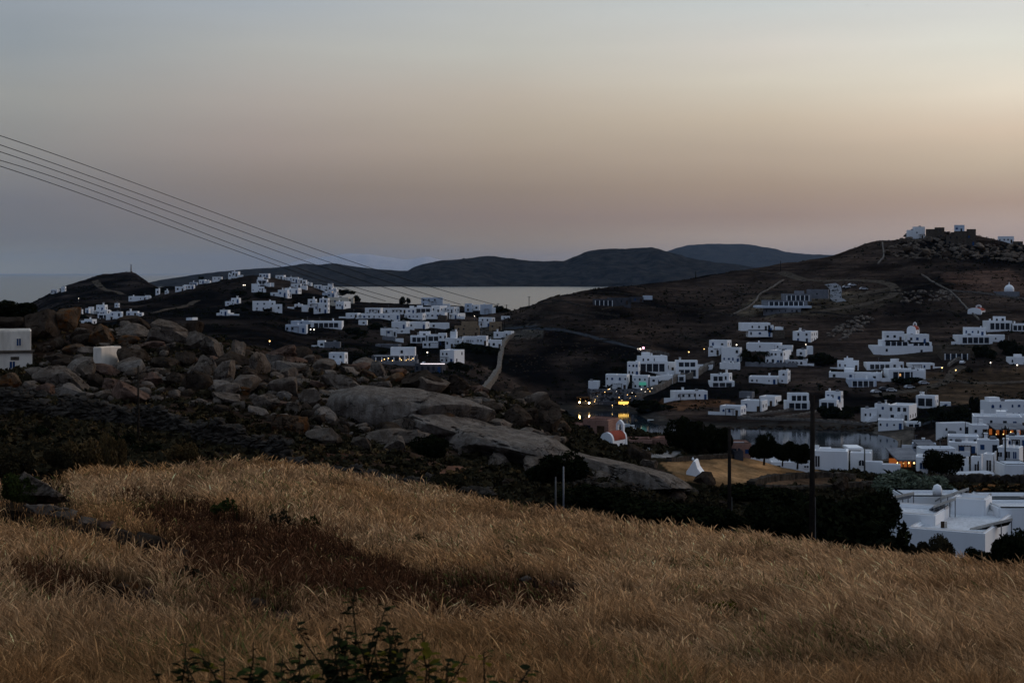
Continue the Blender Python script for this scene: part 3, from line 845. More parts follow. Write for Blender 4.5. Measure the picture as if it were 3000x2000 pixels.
PV = [rock_verts(700+i, 2, cuts=9, blocky=.6) for i in range(6)]
def rubble(name, spots, mat, label):
    V, Fc, n = [], [], 0
    for px, y, r in spots:
        v, f = random.choice(PV)
        q = v*np.array([r*random.uniform(.8,1.5), r*random.uniform(.8,1.2), r*random.uniform(.5,.95)])
        a = random.uniform(0, 6.28); t = random.uniform(-.4, .4)
        q = q @ np.array([[math.cos(a), math.sin(a), 0], [-math.sin(a), math.cos(a), 0], [0, 0, 1]])
        q = q @ np.array([[math.cos(t), 0, -math.sin(t)], [0, 1, 0], [math.sin(t), 0, math.cos(t)]])
        V.append(q + np.array([(px-1500)/F*y, y, float(zat(px, y)) + r*.2])); Fc.append(f + n); n += len(v)
    obj(name, np_mesh(name, np.concatenate(V), np.concatenate(Fc), True), M[mat], kind='stuff', label=label)
rubble('ridge_rubble', ridge_spots(900, [.2,.3,.4,.5,.65]), 'gran', 'rubble of small stones between the ridge boulders')
rubble('dark_rubble', ridge_spots(500, [.3,.5,.7]), 'grandark', 'dark stones and earth between the ridge boulders')
def poly_spots(poly, n, r0, r1, y0=500, y1=1100):
    xs = [p[0] for p in poly]; ys = [p[1] for p in poly]; out = []
    while len(out) < n:
        px = random.uniform(min(xs), max(xs)); py = random.uniform(min(ys), max(ys))
        if in_poly(np.array([px]), np.array([py]), poly)[0]: out.append((px, hit(px, py, y0, y1), random.uniform(r0, r1)))
    return out
# stones at the foot of the ridge and in the dark scrub
for k in range(26):
    px = random.uniform(1450, 2250); y = random.uniform(98, 150)
    small_rock(px, y, random.choice([.3,.45,.6]), 'grey stone lying in the dark scrub below the ridge', 'stones in the dark scrub')
for px, py, w, h, lb in [(1985,1455,60,40,'pale boulder in dark scrub left of the thick pole'),(2190,1450,46,44,'upright grey boulder at the edge of the golden field'),(2070,1405,60,40,'dark boulder under the white pointed gable'),(1920,1390,70,40,'dark boulder at the lower end of the long smooth slab'),(1870,1330,60,50,'dark round boulder beside the red roofed chapel'),(1905,1365,50,40,'boulder beside the concrete yard'),(1850,1478,50,30,'small grey boulder below the conical stone structure'),(1760,1392,70,26,'flat stone under the long smooth slab'),(1640,1405,70,24,'low flat stone behind the pair of pale posts'),(2460,1420,40,60,'dark standing stone beside the tall dark pole')]:
    boulder(px, py, w, h, 8, 'grandark' if 'dark' in lb else 'gran', lb, yr=(96, 200), group='stones below the ridge')

# stones in the grass
ST = [(98,1440,178,86,10,'gran','big rounded grey rock at the left edge of the grass field',dict(dep=1.5,blocky=.9,y=40)),
 (40,1515,110,50,0,'grandark','dark flat stone at the left edge of the field'),(120,1500,90,40,8,'gran','grey stone below the big rounded rock'),
 (190,1512,80,34,10,'gran','flat stone in the tumbled stone row below the big rock'),(262,1530,70,34,12,'gran','stone in the middle of the tumbled stone row'),
 (312,1545,60,40,16,'granpink','pinkish stone at the lower end of the tumbled stone row'),(375,1580,80,48,8,'grandark','dark stone in a hollow of the grass'),
 (450,1592,90,56,10,'grandark','dark mossy stone in a hollow of the grass'),(520,1632,70,44,16,'grandark','dark stone at the lower end of the hollow'),
 (362,1775,80,50,8,'gran','rounded grey stone in the lower left of the field'),(380,1728,60,44,0,'granlich','orange stone above the rounded grey stone'),
 (430,1745,50,40,0,'granpink','small brown stone beside the orange one'),(240,1760,90,50,4,'grandark','dark stone in the shaded lower left grass'),
 (1542,1697,44,24,6,'gran','small grey stone in the middle of the field, highest of its row'),(1625,1712,40,26,10,'granpink','brown stone in the row running down the field'),
 (1675,1722,40,26,12,'gran','grey stone third down the row in the field'),(1840,1748,54,30,10,'grandark','dark flat stone at the right part of the row'),
 (1962,1784,54,36,8,'grandark','dark angular stone at the lower end of the row'),(760,1780,60,40,8,'grandark','dark stone half hidden in the dark grass patch'),(830,1812,90,34,4,'granpink','flat brown stone at the edge of the dark grass patch')]
for s_ in ST:
    boulder(*s_[:6], label=s_[6], yr=(15, 60), group='stones in the grass field', **dict(dict(base=.2), **(s_[7] if len(s_) > 7 else {})))

# rock outcrops on the far hill
def outcrop(poly, n, r0, r1, label, group, mats=(0,1,4,6)):
    for px, y, r in poly_spots(poly, n, r0, r1):
        small_rock(px, y, r, label, group, sink=.1, i=random.choice(mats))
SUMMIT = [(2590,725),(2660,690),(2760,700),(2880,715),(3000,722),(3000,770),(2900,760),(2780,762),(2680,760),(2600,750)]
outcrop(SUMMIT, 26, 2.0, 3.6, 'big grey boulder of the rocky summit below the stone ruins', 'boulders of the rocky summit')
outcrop([(2712,668),(2776,662),(2780,700),(2716,704)], 9, 1.0, 2.0, 'dark boulder piled round the ruined house on the summit', 'boulders of the rocky summit', (1, 5, 8))
rubble('summit_rubble', poly_spots(SUMMIT, 260, .7, 1.9), 'gran', 'rock rubble over the hill summit')
rubble('slope_rocks', poly_spots([(2420,985),(2480,940),(2560,920),(2560,945),(2500,985),(2470,1000)], 70, .4, 1.5)
       + poly_spots([(2640,855),(2780,850),(2790,880),(2700,892),(2640,890)], 60, .4, 1.3), 'granpale', 'pale rock outcrops on the dark slope')
rubble('shore_rocks', poly_spots([(1980,1250),(2560,1248),(2600,1262),(2300,1266),(1990,1262)], 120, .3, 1.0, 480, 600), 'grandark', 'dark rocks along the far shore')
rubble('hill_rocks', poly_spots([(1460,960),(1800,860),(2100,830),(2500,770),(2900,780),(2950,900),(2500,940),(2150,950),(2000,1000),(1700,1080),(1500,1100)], 1500, .15, .6), 'grandark', 'small rocks dotting the dark hillside')
# ---------------------------------------------------------------- buildings
def unit_mesh(kind):
    mb = MB()
    if kind == 'box': mb.box(-.5, .5, -.05, .15, -.5, .5)
    else:
        pr = [(-.5,-.5),(.5,-.5),(.5,.15)] + [(.5*math.cos(a), .15+.35*math.sin(a)) for a in np.linspace(.3, math.pi-.3, 7)] + [(-.5,.15)]
        mb.prism(pr, -.05, .15)
    return mb.mesh('opening_'+kind)
UM = {}
def opening(parent, name, mat, Mx, x, z, w, h, kind='box', side=False, D=0, frame=False):
    """a window or door on the front (or the visible side) of a block"""
    key = (kind, mat)
    if key not in UM:
        UM[key] = unit_mesh(kind); UM[key].materials.append(M[mat])
    o = bpy.data.objects.new(name, UM[key]); COL.objects.link(o); o.parent = parent
    T = Mx @ (Matrix.Translation((x, 0, z)) if not side else side @ Matrix.Translation((x, 0, z)))
    loc, rot, _ = T.decompose()
    o.location = loc; o.rotation_euler = rot.to_euler(); o.scale = (w, 1, h)
    if frame:
        mb = MB(); t = .07
        for q in ((-w/2-t, w/2+t, h/2, h/2+t), (-w/2-t, w/2+t, -h/2-t, -h/2), (-w/2-t, -w/2, -h/2, h/2), (w/2, w/2+t, -h/2, h/2), (-.025, .025, -h/2, h/2)):
            mb.box(q[0]/w, q[1]/w, -.11, -.052, q[2]/h, q[3]/h)
        obj('frame', mb.mesh('frame'), M['white'] if frame is True else M[frame], o)
    return o

MATC = dict(w='white', s='tanstone', k='stone', c='cream', b='blueish', g='concrete', d='darkgrey', p='pink', o='old')
def parse(spec):
    out = []
    for part in spec.split(';'):
        t = part.split(); q = [float(v) for v in t[0].split(',')]
        fl = {}
        for f in t[1:]:
            fl[f[0]] = f[1:]
        out.append((q, fl))
    return out

def extras(root, info, rs, c0):
    """what stands on and around a lived-in house"""
    ks = [k for k in info if 't' not in k[1] and k[5] > 2.5]
    for q, fl, Mx, xa, xb, W, D, h0, h1, s, an in ks:
        r = rs.random
        if r() < .45:
            X, Y_ = xa + W*rs.uniform(.15, .85), D*rs.uniform(.2, .7); mb = MB(); w = rs.uniform(.25, .4)
            mb.box(X-w, X+w, Y_-w, Y_+w, h1-.5, h1+rs.uniform(.5, 1.1), Mx); mb.box(X-w*1.3, X+w*1.3, Y_-w*1.3, Y_+w*1.3, h1+1.1, h1+1.25, Mx) if r() < .5 else None
            obj('chimney', mb.mesh('chimney'), M['white'], root)
        if r() < .09 and W > 5:
            X = xa + W*rs.uniform(.2, .7); w = rs.uniform(1.2, 2.0); mb = MB(); mb.box(X-w, X+w, D*.4, D*.85, h1-.5, h1+rs.uniform(1.0, 1.6), Mx); obj('roof_room', mb.mesh('roof_room'), M['white'], root)
        if r() < .22:
            X = xa + W*rs.uniform(.2, .8); mb = MB(); mb.tube([Mx @ Vector((X-.5, D*.5, h1+.35)), Mx @ Vector((X+.5, D*.5, h1+.35))], .32, 8); mb.box(X-.7, X+.7, D*.42, D*.46, h1-.3, h1+.5, Mx); obj('water_tank', mb.mesh('water_tank'), M['metal'], root)
        if r() < .2:
            mb = MB(); X = xa + W*rs.uniform(.1, .9); mb.box(X-.04, X+.04, D*.5, D*.5+.08, h1-.4, h1+2.0, Mx); mb.box(X-.5, X+.5, D*.5, D*.5+.05, h1+1.8, h1+1.86, Mx); obj('antenna', mb.mesh('antenna'), M['metal'], root)
    q, fl, Mx, xa, xb, W, D, h0, h1, s, an = max(ks, key=lambda k: k[5]) if ks else info[0]
    if rs.random() < .35:
        mb = MB(); L = rs.uniform(2, 6); sd = rs.choice([-1, 1]); a, b = (xa-L, xa+.1) if sd < 0 else (xb-.1, xb+L)
        mb.box(a, b, .4, .75, h0-2.5, h0+rs.uniform(.8, 1.5), Mx); obj('garden_wall', mb.mesh('garden_wall'), M['white'], root)
    if rs.random() < .3 and 'v' not in fl and W > 5:
        mb = MB(); w = W*rs.uniform(.3, .55); X = xa + rs.uniform(.05, .4)*W; z = h0 + min(2.5, (h1-h0)*.7)
        for i in range(5): mb.box(X+w*i/4-.07, X+w*i/4+.07, -2.2, -.06, z, z+.14, Mx)
        for i in (0, 1): mb.box(X+w*i-.09, X+w*i+.09, -2.2, -2.0, h0-2, z, Mx)
        mb.box(X-.1, X+w+.1, -2.25, -2.1, z+.1, z+.24, Mx); obj('pergola', mb.mesh('pergola'), M['wood'], root)
    if rs.random() < .25 and h1-h0 > 4.5:
        mb = MB(); n = 9; X = xa + W*.15
        for i in range(n): mb.box(X+i*.42, X+(i+1)*.42+.01, -1.1, -.06, h0-1.5, h0+(i+1)*(h1-h0)*.5/n, Mx)
        obj('stair', mb.mesh('stair'), M['white'], root)

def house(label, spec, name='white_house', cat='house', group=None, y=None, yr=(300, 1500), mat='white', seed=None, th=28, extra=None, wmat='glass', bev=None):
    B = parse(spec)
    rs = random.Random(seed if seed is not None else label)
    yb = max(q[3] for q, f in B); base = [q for q, f in B if q[3] >= yb - 4]
    xc = .5*(min(q[0] for q in base) + max(q[1] for q in base))
    Y0 = y or hit(xc, yb, *yr)
    c0 = wp(xc, yb, Y0)
    root = empty(name, c0, label, cat, group)
    walls = {}; roof = MB(); near = Y0 < 300
    hs = rs.choice([0, .10, -.10, .16, .13]) if bev is None else 0; wk = rs.uniform(.7, 1.1)
    info = []
    for q, fl in B:
        x0, x1, yt, ybb = q
        Yb = Y0 + float(fl.get('d', 0 if ybb >= yb - 4 else 1.5)); S = Yb/F
        s = float(fl['s'])/100 if 's' in fl else (0 if 't' in fl or 'v' in fl else hs); wt = (x1-x0)*S; tha = th if 's' in fl else 14
        h0 = (HOR - ybb)*S + CAMZ - c0.z; h1 = (HOR - yt)*S + CAMZ - c0.z
        if s == 0:
            W, D, an = wt, float(fl.get('D', min(10, max(4, .6*wt)))), 0
            xk = x1
        else:
            a = R(tha); W = (1-abs(s))*wt/math.cos(a); D = abs(s)*wt/math.sin(a); an = a if s > 0 else -a
            xk = x0 + (x1-x0)*((1-s) if s > 0 else -s)
        Mx = Matrix.Translation(((xk-1500)*S - c0.x, Yb - Y0, 0)) @ Matrix.Rotation(-an, 4, 'Z')
        xa, xb = (-W, 0) if s >= 0 else (0, W)
        zlo = h0 - (2.8 if ybb >= yb - 4 else .15)
        mk = MATC[fl['m']] if 'm' in fl else mat
        mb = walls.setdefault(mk, MB())
        if 't' in fl:                       # slab or canopy
            mb.box(xa, xb, 0, D, h0, h1, Mx)
        else:
            tt = min(.3, W*.15, D*.15)
            mb.open_box(xa, xb, 0, D, zlo, h1, tt, min(.45, .15*(h1-zlo)), Mx)
            roof.box(xa+tt*1.04, xb-tt*1.04, tt*1.04, D-tt*1.04, h1-.5, h1-min(.45,.15*(h1-zlo))+.012, Mx)
        info.append((q, fl, Mx, xa, xb, W, D, h0, h1, s, an))
    first = True
    for mk, mb in walls.items():
        obj('wall', mb.mesh('wall', bevel=bev or (.2 if near else (.10 if Y0 < 420 else 0)), seg=(6 if bev and bev > .3 else 3) if near else 1), M[mk], root)
    obj('roof', roof.mesh('roof'), M['roof'], root)
    for q, fl, Mx, xa, xb, W, D, h0, h1, s, an in info:
        if 't' in fl: continue
        H = h1 - h0
        nf = int(fl['f']) if 'f' in fl else max(1, round((H-.3)/2.9))
        n = int(fl['n']) if 'n' in fl else max(1, min(5, round(W/3.2)))
        fh = (H - .35)/nf; ww, wh = min(1.05, W/n*.55), min(1.25, fh*.52)
        dk = wmat
        if 'v' in fl:                       # veranda: dark panel on the wall painted as its shade, behind pillars
            vw = W*.8; opening(root, 'veranda', 'glass', Mx, (xa+xb)/2, h0+fh*.48, vw, fh*.72)
            npil = max(2, round(vw/2.4))
            for i in range(npil+1):
                p = MB(); X = (xa+xb)/2 - vw/2 + vw*i/npil
                p.box(X-.16, X+.16, -.45, -.13, h0, h0+fh*.9, Mx); obj('pillar', p.mesh('pillar'), M['white'], root)
            f0 = 1
        else: f0 = 0
        if n > 0 and 'o' not in fl:
            for fl_ in range(f0, nf):
                for i in range(n):
                    if n > 2 and rs.random() < .22: continue
                    X = xa + W*(i+.5)/n + rs.uniform(-.15, .15)*W/n
                    door = fl_ == 0 and i == (n-1 if n > 1 else 0) and ('n' not in fl or n > 1) and nf*fh > 2
                    if door: opening(root, 'door', rs.choice(['wood', 'shutter', 'glass']), Mx, X, h0+min(2.1, fh*.8)/2, min(1.0, W*.4), min(2.1, fh*.8))
                    else: opening(root, 'window', dk if rs.random() < .8 else 'shutter', Mx, X, h0+fh*(fl_+.55), ww*wk*rs.uniform(.65, 1.15), wh*wk*rs.uniform(.7, 1.2), 'arch' if 'a' in fl or wk < .8 else 'box', frame=near and mat in ('white', 'old'))
        if abs(s) > .12 and 'o' not in fl:
            m2 = max(1, min(3, round(D/3.5)))
            for fl_ in range(nf):
                for i in range(m2):
                    if rs.random() < .25: continue
                    t = D*(i+.5)/m2
                    sd = Matrix.Translation((0, 0, 0)) @ Matrix.Rotation(R(90), 4, 'Z') if s > 0 else Matrix.Rotation(R(-90), 4, 'Z')
                    opening(root, 'window', dk, Mx, t if s > 0 else -t, h0+fh*(fl_+.55), min(.85, D*.3), wh*.95, side=sd, frame=near and mat in ('white', 'old'))
        if 'c' in fl:
            p = MB(); X = xa + W*float(fl['c'] or 50)/100
            p.box(X-.35, X+.35, D*.4, D*.4+.7, h1-.5, h1+1.1, Mx); p.box(X-.45, X+.45, D*.4-.1, D*.4+.8, h1+1.1, h1+1.3, Mx)
            obj('chimney', p.mesh('chimney'), M['white'], root)
        if 'l' in fl:
            X = xa + W*rs.uniform(.25, .75)
            o = opening(root, 'lit_window', 'lit', Mx, X, h0+fh*.55, .9, 1.1)
    if group and Y0 > 300 and name == 'white_house' and mat == 'white': extras(root, info, rs, c0)
    return root, info, c0, Y0

def part_at(root, c0, name, mb, mat, **kw):
    """mesh built in world coordinates becomes a part of root"""
    mb.v = [v - c0 for v in mb.v]
    return obj(name, mb.mesh(name, **kw), M[mat], root)

def bulb(root, c0, px, py, y, r, mat, name='lamp'):
    p = wp(px, py, y); mb = MB(); mb.lathe([(.02,-r),(r*.75,-r*.6),(r,0),(r*.75,r*.6),(.02,r)], 8, p)
    return part_at(root, c0, name, mb, mat)

def chapel(label, x0, x1, yt, yb, s, hw=.6, roofmat='redtile', y=None, yr=(300,1500), bell='back', name='chapel', th=32, group=None):
    xc = .5*(x0+x1); Y0 = y or hit(xc, yb, *yr); S = Y0/F; c0 = wp(xc, yb, Y0)
    root = empty(name, c0, label, 'chapel', group)
    wt = (x1-x0)*S; H = (yb-yt)*S; a = R(th)
    W = (1-s)*wt/math.cos(a); D = s*wt/math.sin(a); xk = (x0 + (x1-x0)*(1-s) - xc)*S
    Mx = Matrix.Translation((xk, 0, 0)) @ Matrix.Rotation(-a, 4, 'Z')
    h = H*hw; r = H - h
    def arc(k, dz=0, n=12): return [(-W/2 + W/2*k*math.cos(t), h + dz + r*k*math.sin(t)) for t in np.linspace(0, math.pi, n)]
    mb = MB(); mb.prism([(-W, -2.5), (0, -2.5)] + arc(1), 0, D, Mx)
    mb.prism([(-W*1.04, h*.2), (W*.04, h*.2)] + arc(1.05), -.18, .22, Mx)      # gable rises above the vault
    mb.prism([(-W*1.04, h*.2), (W*.04, h*.2)] + arc(1.05), D-.22, D+.15, Mx)
    obj('wall', mb.mesh('wall'), M['white'], root)
    mb = MB(); n = 12; o_, i_ = arc(1.07, .02), arc(1.0, -.05)
    mb.prism(o_ + i_[::-1], .24, D-.24, Mx); obj('roof', mb.mesh('roof'), M[roofmat], root)
    yb_ = D if bell == 'back' else 0
    mb = MB(); bw, bh = max(.5, W*.22), max(1.0, H*.34); t0 = h + r*1.05
    for X in (-W/2-bw, -W/2+bw*.5): mb.box(X, X+bw*.5, yb_-.2, yb_+.2, t0-.2, t0+bh*.7, Mx)
    mb.prism([(-W/2-bw, t0+bh*.7), (-W/2+bw, t0+bh*.7), (-W/2+bw*.6, t0+bh), (-W/2, t0+bh*1.25), (-W/2-bw*.6, t0+bh)], yb_-.2, yb_+.2, Mx)
    g = obj('bell_gable', mb.mesh('bell_gable'), M['white'], root)
    mb = MB(); mb.lathe([(bw*.35, t0+bh*.15), (bw*.3, t0+bh*.35), (bw*.12, t0+bh*.55)], 8, Mx @ Vector((-W/2, yb_, 0))); obj('bell', mb.mesh('bell'), M['metal'], g)
    opening(root, 'door', 'wood', Mx, -W/2, min(1.0, h*.45), W*.3, min(2.0, h*.9), 'arch')
    sd = Matrix.Rotation(R(90), 4, 'Z')
    opening(root, 'window', 'glass', Mx, D*.6, h*.5, min(.7, D*.2), h*.38, side=sd)
    return root, c0, Y0

FARG = 'white houses of the far left hillside'
CEN = 'white terrace houses in the middle village'
RGT = 'white houses on the slope right of the bay'
TOWN = 'white houses of the beach village'
def HH(group, rows, **kw):
    for r in rows:
        house(r[0], r[1], group=group, **dict(kw, **(r[2] if len(r) > 2 else {})))

HH('white houses under the domed hill', [
 ('small plain white cube at the left end of the cluster under the domed hill', '226,242,906,920 n1'),
 ('pair of stepped white cubes second from left under the domed hill', '249,263,903,918;258,273,899,918 d3'),
 ('tall white house with three stepped levels, biggest under the domed hill', '262,319,910,921;280,311,893,912;297,320,907,921 s30'),
 ('white house half hidden by the orange lichened skyline boulder', '206,221,917,938'),
 ('long low white house with two wings, lowest of the cluster under the domed hill', '219,246,939,957;243,279,935,955 s25'),
 ('low white terrace below the biggest stepped house under the domed hill', '286,321,919,933 v'),
 ('low white house with one dark window right of the biggest stepped house', '322,355,913,927;330,360,928,934 o'),
 ('white two window house with small annex, right end of the low cluster', '370,403,912,928 n2;402,416,916,927 n1'),
 ('long low white house at the foot of the domed hill', '373,438,868,881 n4;424,440,865,874 o'),
 ('tiny lone white facade between the low cluster and the long house', '335,349,888,901 n1'),
 ('small bright white house on the left shoulder of the domed hill', '147,172,848,861 n2'),
 ('small white house behind the bright one on the hill shoulder', '178,192,839,855 n1'),
 ('white house half hidden in trees in the saddle right of the domed hill', '455,468,846,864 n1'),
 ('tiny bright white house at the right side of the saddle', '482,494,851,861 n1'),
])
HH(FARG, [
 ('first white house climbing the village ridge right of the saddle', '513,541,839,854 n2'),
 ('second white house climbing the village ridge right of the saddle', '539,568,834,847 n3'),
 ('third and greyest house climbing the village ridge', '555,577,827,838 n2 mb'),
 ('fourth and brightest house climbing the village ridge', '582,603,819,831 n2;600,617,822,830 n1'),
 ('low flat white house on the ridge left of the square skyline house', '622,649,811,820 n2'),
 ('square white house standing on the skyline of the village ridge', '678,701,795,810 n2;668,682,802,812 n1'),
 ('bright white house on the ridge top left of the gap', '758,790,801,813 n3'),
 ('white house at the left start of the long ridge top row', '806,835,806,818 n2'),
 ('small white house second in the long ridge top row', '833,858,812,822 n2'),
 ('tall narrow white house in the long ridge top row', '855,873,812,828 n2'),
 ('white house with dark windows near the end of the ridge top row', '871,886,815,830 n2'),
 ('lowest stepped white house ending the ridge top row', '884,899,820,833 n1'),
 ('white villa with terrace on the upper slope below the ridge top', '752,783,818,834 n3 v;774,793,829,840 o'),
 ('tall two storey white house on the upper slope beside two street lamps', '735,760,831,856 n3;756,774,839,855 n2;769,779,847,856 o'),
 ('long white house with a flat roof just under the ridge top row', '852,881,831,842 n3;883,899,837,844 o'),
 ('tiny white house right of the long flat roofed one', '898,913,828,836 n1'),
 ('white house with two windows further down the ridge', '918,942,834,846 n2'),
 ('low white house leading to the shore end of the ridge', '940,976,837,848 n3;960,976,830,848'),
 ('brightly floodlit white house at the shore end of the ridge', '958,990,848,866 n2 l;975,986,844,866 l'),
 ('wide white villa in the middle of the upper slope', '790,850,857,870 n3;813,846,849,868 n2;832,880,844,860 n4 d6'),
 ('blue-grey house below the floodlit house', '943,984,857,871 n3 mb'),
 ('cream building with a long row of pilasters', '960,1021,871,894 n4 mc;1016,1036,873,888 mc'),
 ('white house with two dark doorways right under the cream building', '982,1024,883,906 n3 s40'),
 ('big white house of stacked cubes left of the cream building', '900,942,887,900 n2;901,927,876,890 n1;935,964,874,918 n2;918,948,890,914 n2'),
 ('low white house with long garden wall left of the stacked cubes', '862,884,891,904 n1;842,900,899,907 o'),
 ('broad plain white house with tall blank front on the left slope', '735,805,882,911 n3;802,826,891,912 n1'),
 ('white house with sloping wings left of the broad plain one', '676,704,873,888 n2;658,692,883,895 n2'),
 ('isolated small white house at the left bottom of the village slope', '643,672,908,924 n2;632,680,917,925 o'),
 ('modern house with long thin white roof above the dark field', '850,915,940,949 n1 mb;910,1001,941,961 n4 v'),
 ('bluish modern terrace house with a bright strip of light', '836,897,951,974 n4 mb'),
 ('low white house with a grey garden wall in the dark field', '930,952,998,1019 n1;950,996,1002,1019 mg o'),
 ('white cube house with rounded corners and two dark windows above the boulders', '962,1016,1033,1076 n2 f2', dict(yr=(300,900))),
], yr=(500, 1400))
HH(CEN, [
 ('long white row house, uppermost row left of centre in the village', '1068,1120,902,919 n5'),
 ('long white row house continuing the uppermost row to the right', '1118,1188,903,919 n6'),
 ('short white house right of the uppermost row', '1187,1217,903,919 n2'),
 ('low white terrace with dark gap between the uppermost row and the corner house', '1214,1266,900,917 n2 v'),
 ('white corner house with a bright right side in the uppermost row', '1263,1309,896,917 n2 s45'),
 ('white house with a step roof ending the uppermost row', '1307,1345,899,917 n2 s40'),
 ('grey-blue modern house on the skyline in front of the sea', '1234,1297,872,896 n4 mb'),
 ('grey cube house with white annex on the skyline near the wire end', '1361,1386,889,914 n1 mb;1383,1409,893,909 n1'),
 ('plain grey-white cube at the right end of the village skyline', '1406,1443,892,919 mb o;1440,1452,900,920 o'),
 ('white row house at the left end of the second row', '1012,1054,917,933 n3'),
 ('very long white row house with dark doorways in the second row', '1050,1170,919,936 n8'),
 ('white row house with blue doorways right of the very long one', '1184,1246,918,936 n5'),
 ('white house above a brown stone wall in the second row', '1243,1310,915,934 n4;1282,1310,924,940 mk o'),
 ('small white house with bright right side at the end of the second row', '1315,1362,918,934 n2 s45'),
 ('white house with two wide bays at the left end of the third row', '1146,1198,942,963 n3'),
 ('white house in the middle of the third row', '1196,1256,943,963 n4'),
 ('low white house with long slit window ending the third row', '1253,1316,946,962 n3'),
 ('small white house left of a dark garden in the fourth row', '1113,1162,962,985 n3;1160,1200,964,976 n1'),
 ('modern white villa with layered terraces and two porthole windows', '1202,1252,983,1004 v n3;1228,1260,971,990 n1 d8;1248,1308,980,1003 n3 v;1284,1308,976,1018 n2;1238,1308,999,1019 n5'),
 ('tiny white house on the left hanging under the second row', '1050,1075,938,952 n1'),
 ('long low grey retaining house front beside the dark slope', '1120,1158,987,997 mg o'),
 ('white house with an arched domed facade and a row of seven openings', '1304,1338,990,1021 n2;1334,1358,991,1024 n1;1354,1402,986,1012 n7 f1;1396,1430,984,1012 n3;1319,1340,971,994 o d3'),
 ('white house with terraces stepping down at the right of the arched facade house', '1426,1470,996,1021 n3;1398,1432,1008,1024 n2'),
 ('plain white box house with a dark ground floor beside the tan stone building', '1402,1450,930,958 n2 s20'),
 ('small white house half hidden by trees near the top of the pale wall', '1476,1506,970,990 n1 s30;1446,1476,972,990 n1'),
 ('tiny white house under the skyline tree near the thin poles', '1468,1494,926,935 n2'),
 ('square two storey white house with dark ground floor openings and lit right side', '1288,1359,1026,1066 n3 s40 f2', dict(yr=(300, 900))),
 ('dark grey modern house with a long white light strip on its roof edge', '1214,1304,1066,1092 md n5', dict(yr=(300, 900))),
 ('low pale grey wall house left above the restaurant', '1098,1174,1009,1020 mg o'),
], yr=(420, 1300))
house('tan stone two storey building in the middle village', '1332,1404,955,985 n4 ms;1352,1398,942,968 n3 ms', 'stone_house', 'house', yr=(420, 1300), mat='tanstone')
house('smaller tan stone house right of the plain white box', '1433,1470,943,969 n2 ms', 'stone_house', 'house', yr=(420, 1300), mat='tanstone')
rt, inf, c0, Y0 = house('hillside restaurant with white pillars and warm terrace lights', '1088,1220,1042,1059 v f1 n6 md;1144,1216,1018,1042 n3 mw;1080,1222,1057,1066 mg o d-3', 'restaurant', 'restaurant', yr=(300, 900))
for px, py in [(1068,1056),(1090,1054),(1101,1057),(1118,1056),(1126,1052),(1138,1049),(1150,1056),(1172,1050),(1176,1054),(1196,1052),(1204,1054),(1210,1050),(1190,1055)]:
    bulb(rt, c0, px, py, Y0-3.4, random.uniform(.10, .17), 'warm')
for px in (1171, 1185, 1199, 1213):
    mb = MB(); S = (Y0-2.5)/F; p = wp(px, 1056, Y0-2.5); mb.box(p.x-.2, p.x+.2, p.y-.2, p.y+.2, p.z-.3, p.z+(1056-1026)*S); part_at(rt, c0, 'pillar', mb, 'white')
mb = MB(); a, b_ = wp(1232, 1066, 1), wp(1304, 1066, 1)
for o in [q for q in COL.objects if q.get('label', '').startswith('dark grey modern house with a long')]:
    Yh = o.location.y; p, q = wp(1232, 1066.5, Yh-.3), wp(1303, 1065, Yh-.3); mb.box(p.x, q.x, p.y-.2, p.y, p.z, q.z+.1); part_at(o, o.location.copy(), 'light_strip', mb, 'led')
for o in [q for q in COL.objects if q.get('label', '').startswith('bluish modern terrace')]:
    mb = MB(); Yh = o.location.y; p, q = wp(803, 972, Yh-.4), wp(826, 970, Yh-.4); mb.box(p.x, q.x, p.y-.2, p.y, p.z, q.z); part_at(o, o.location.copy(), 'light_strip', mb, 'led')

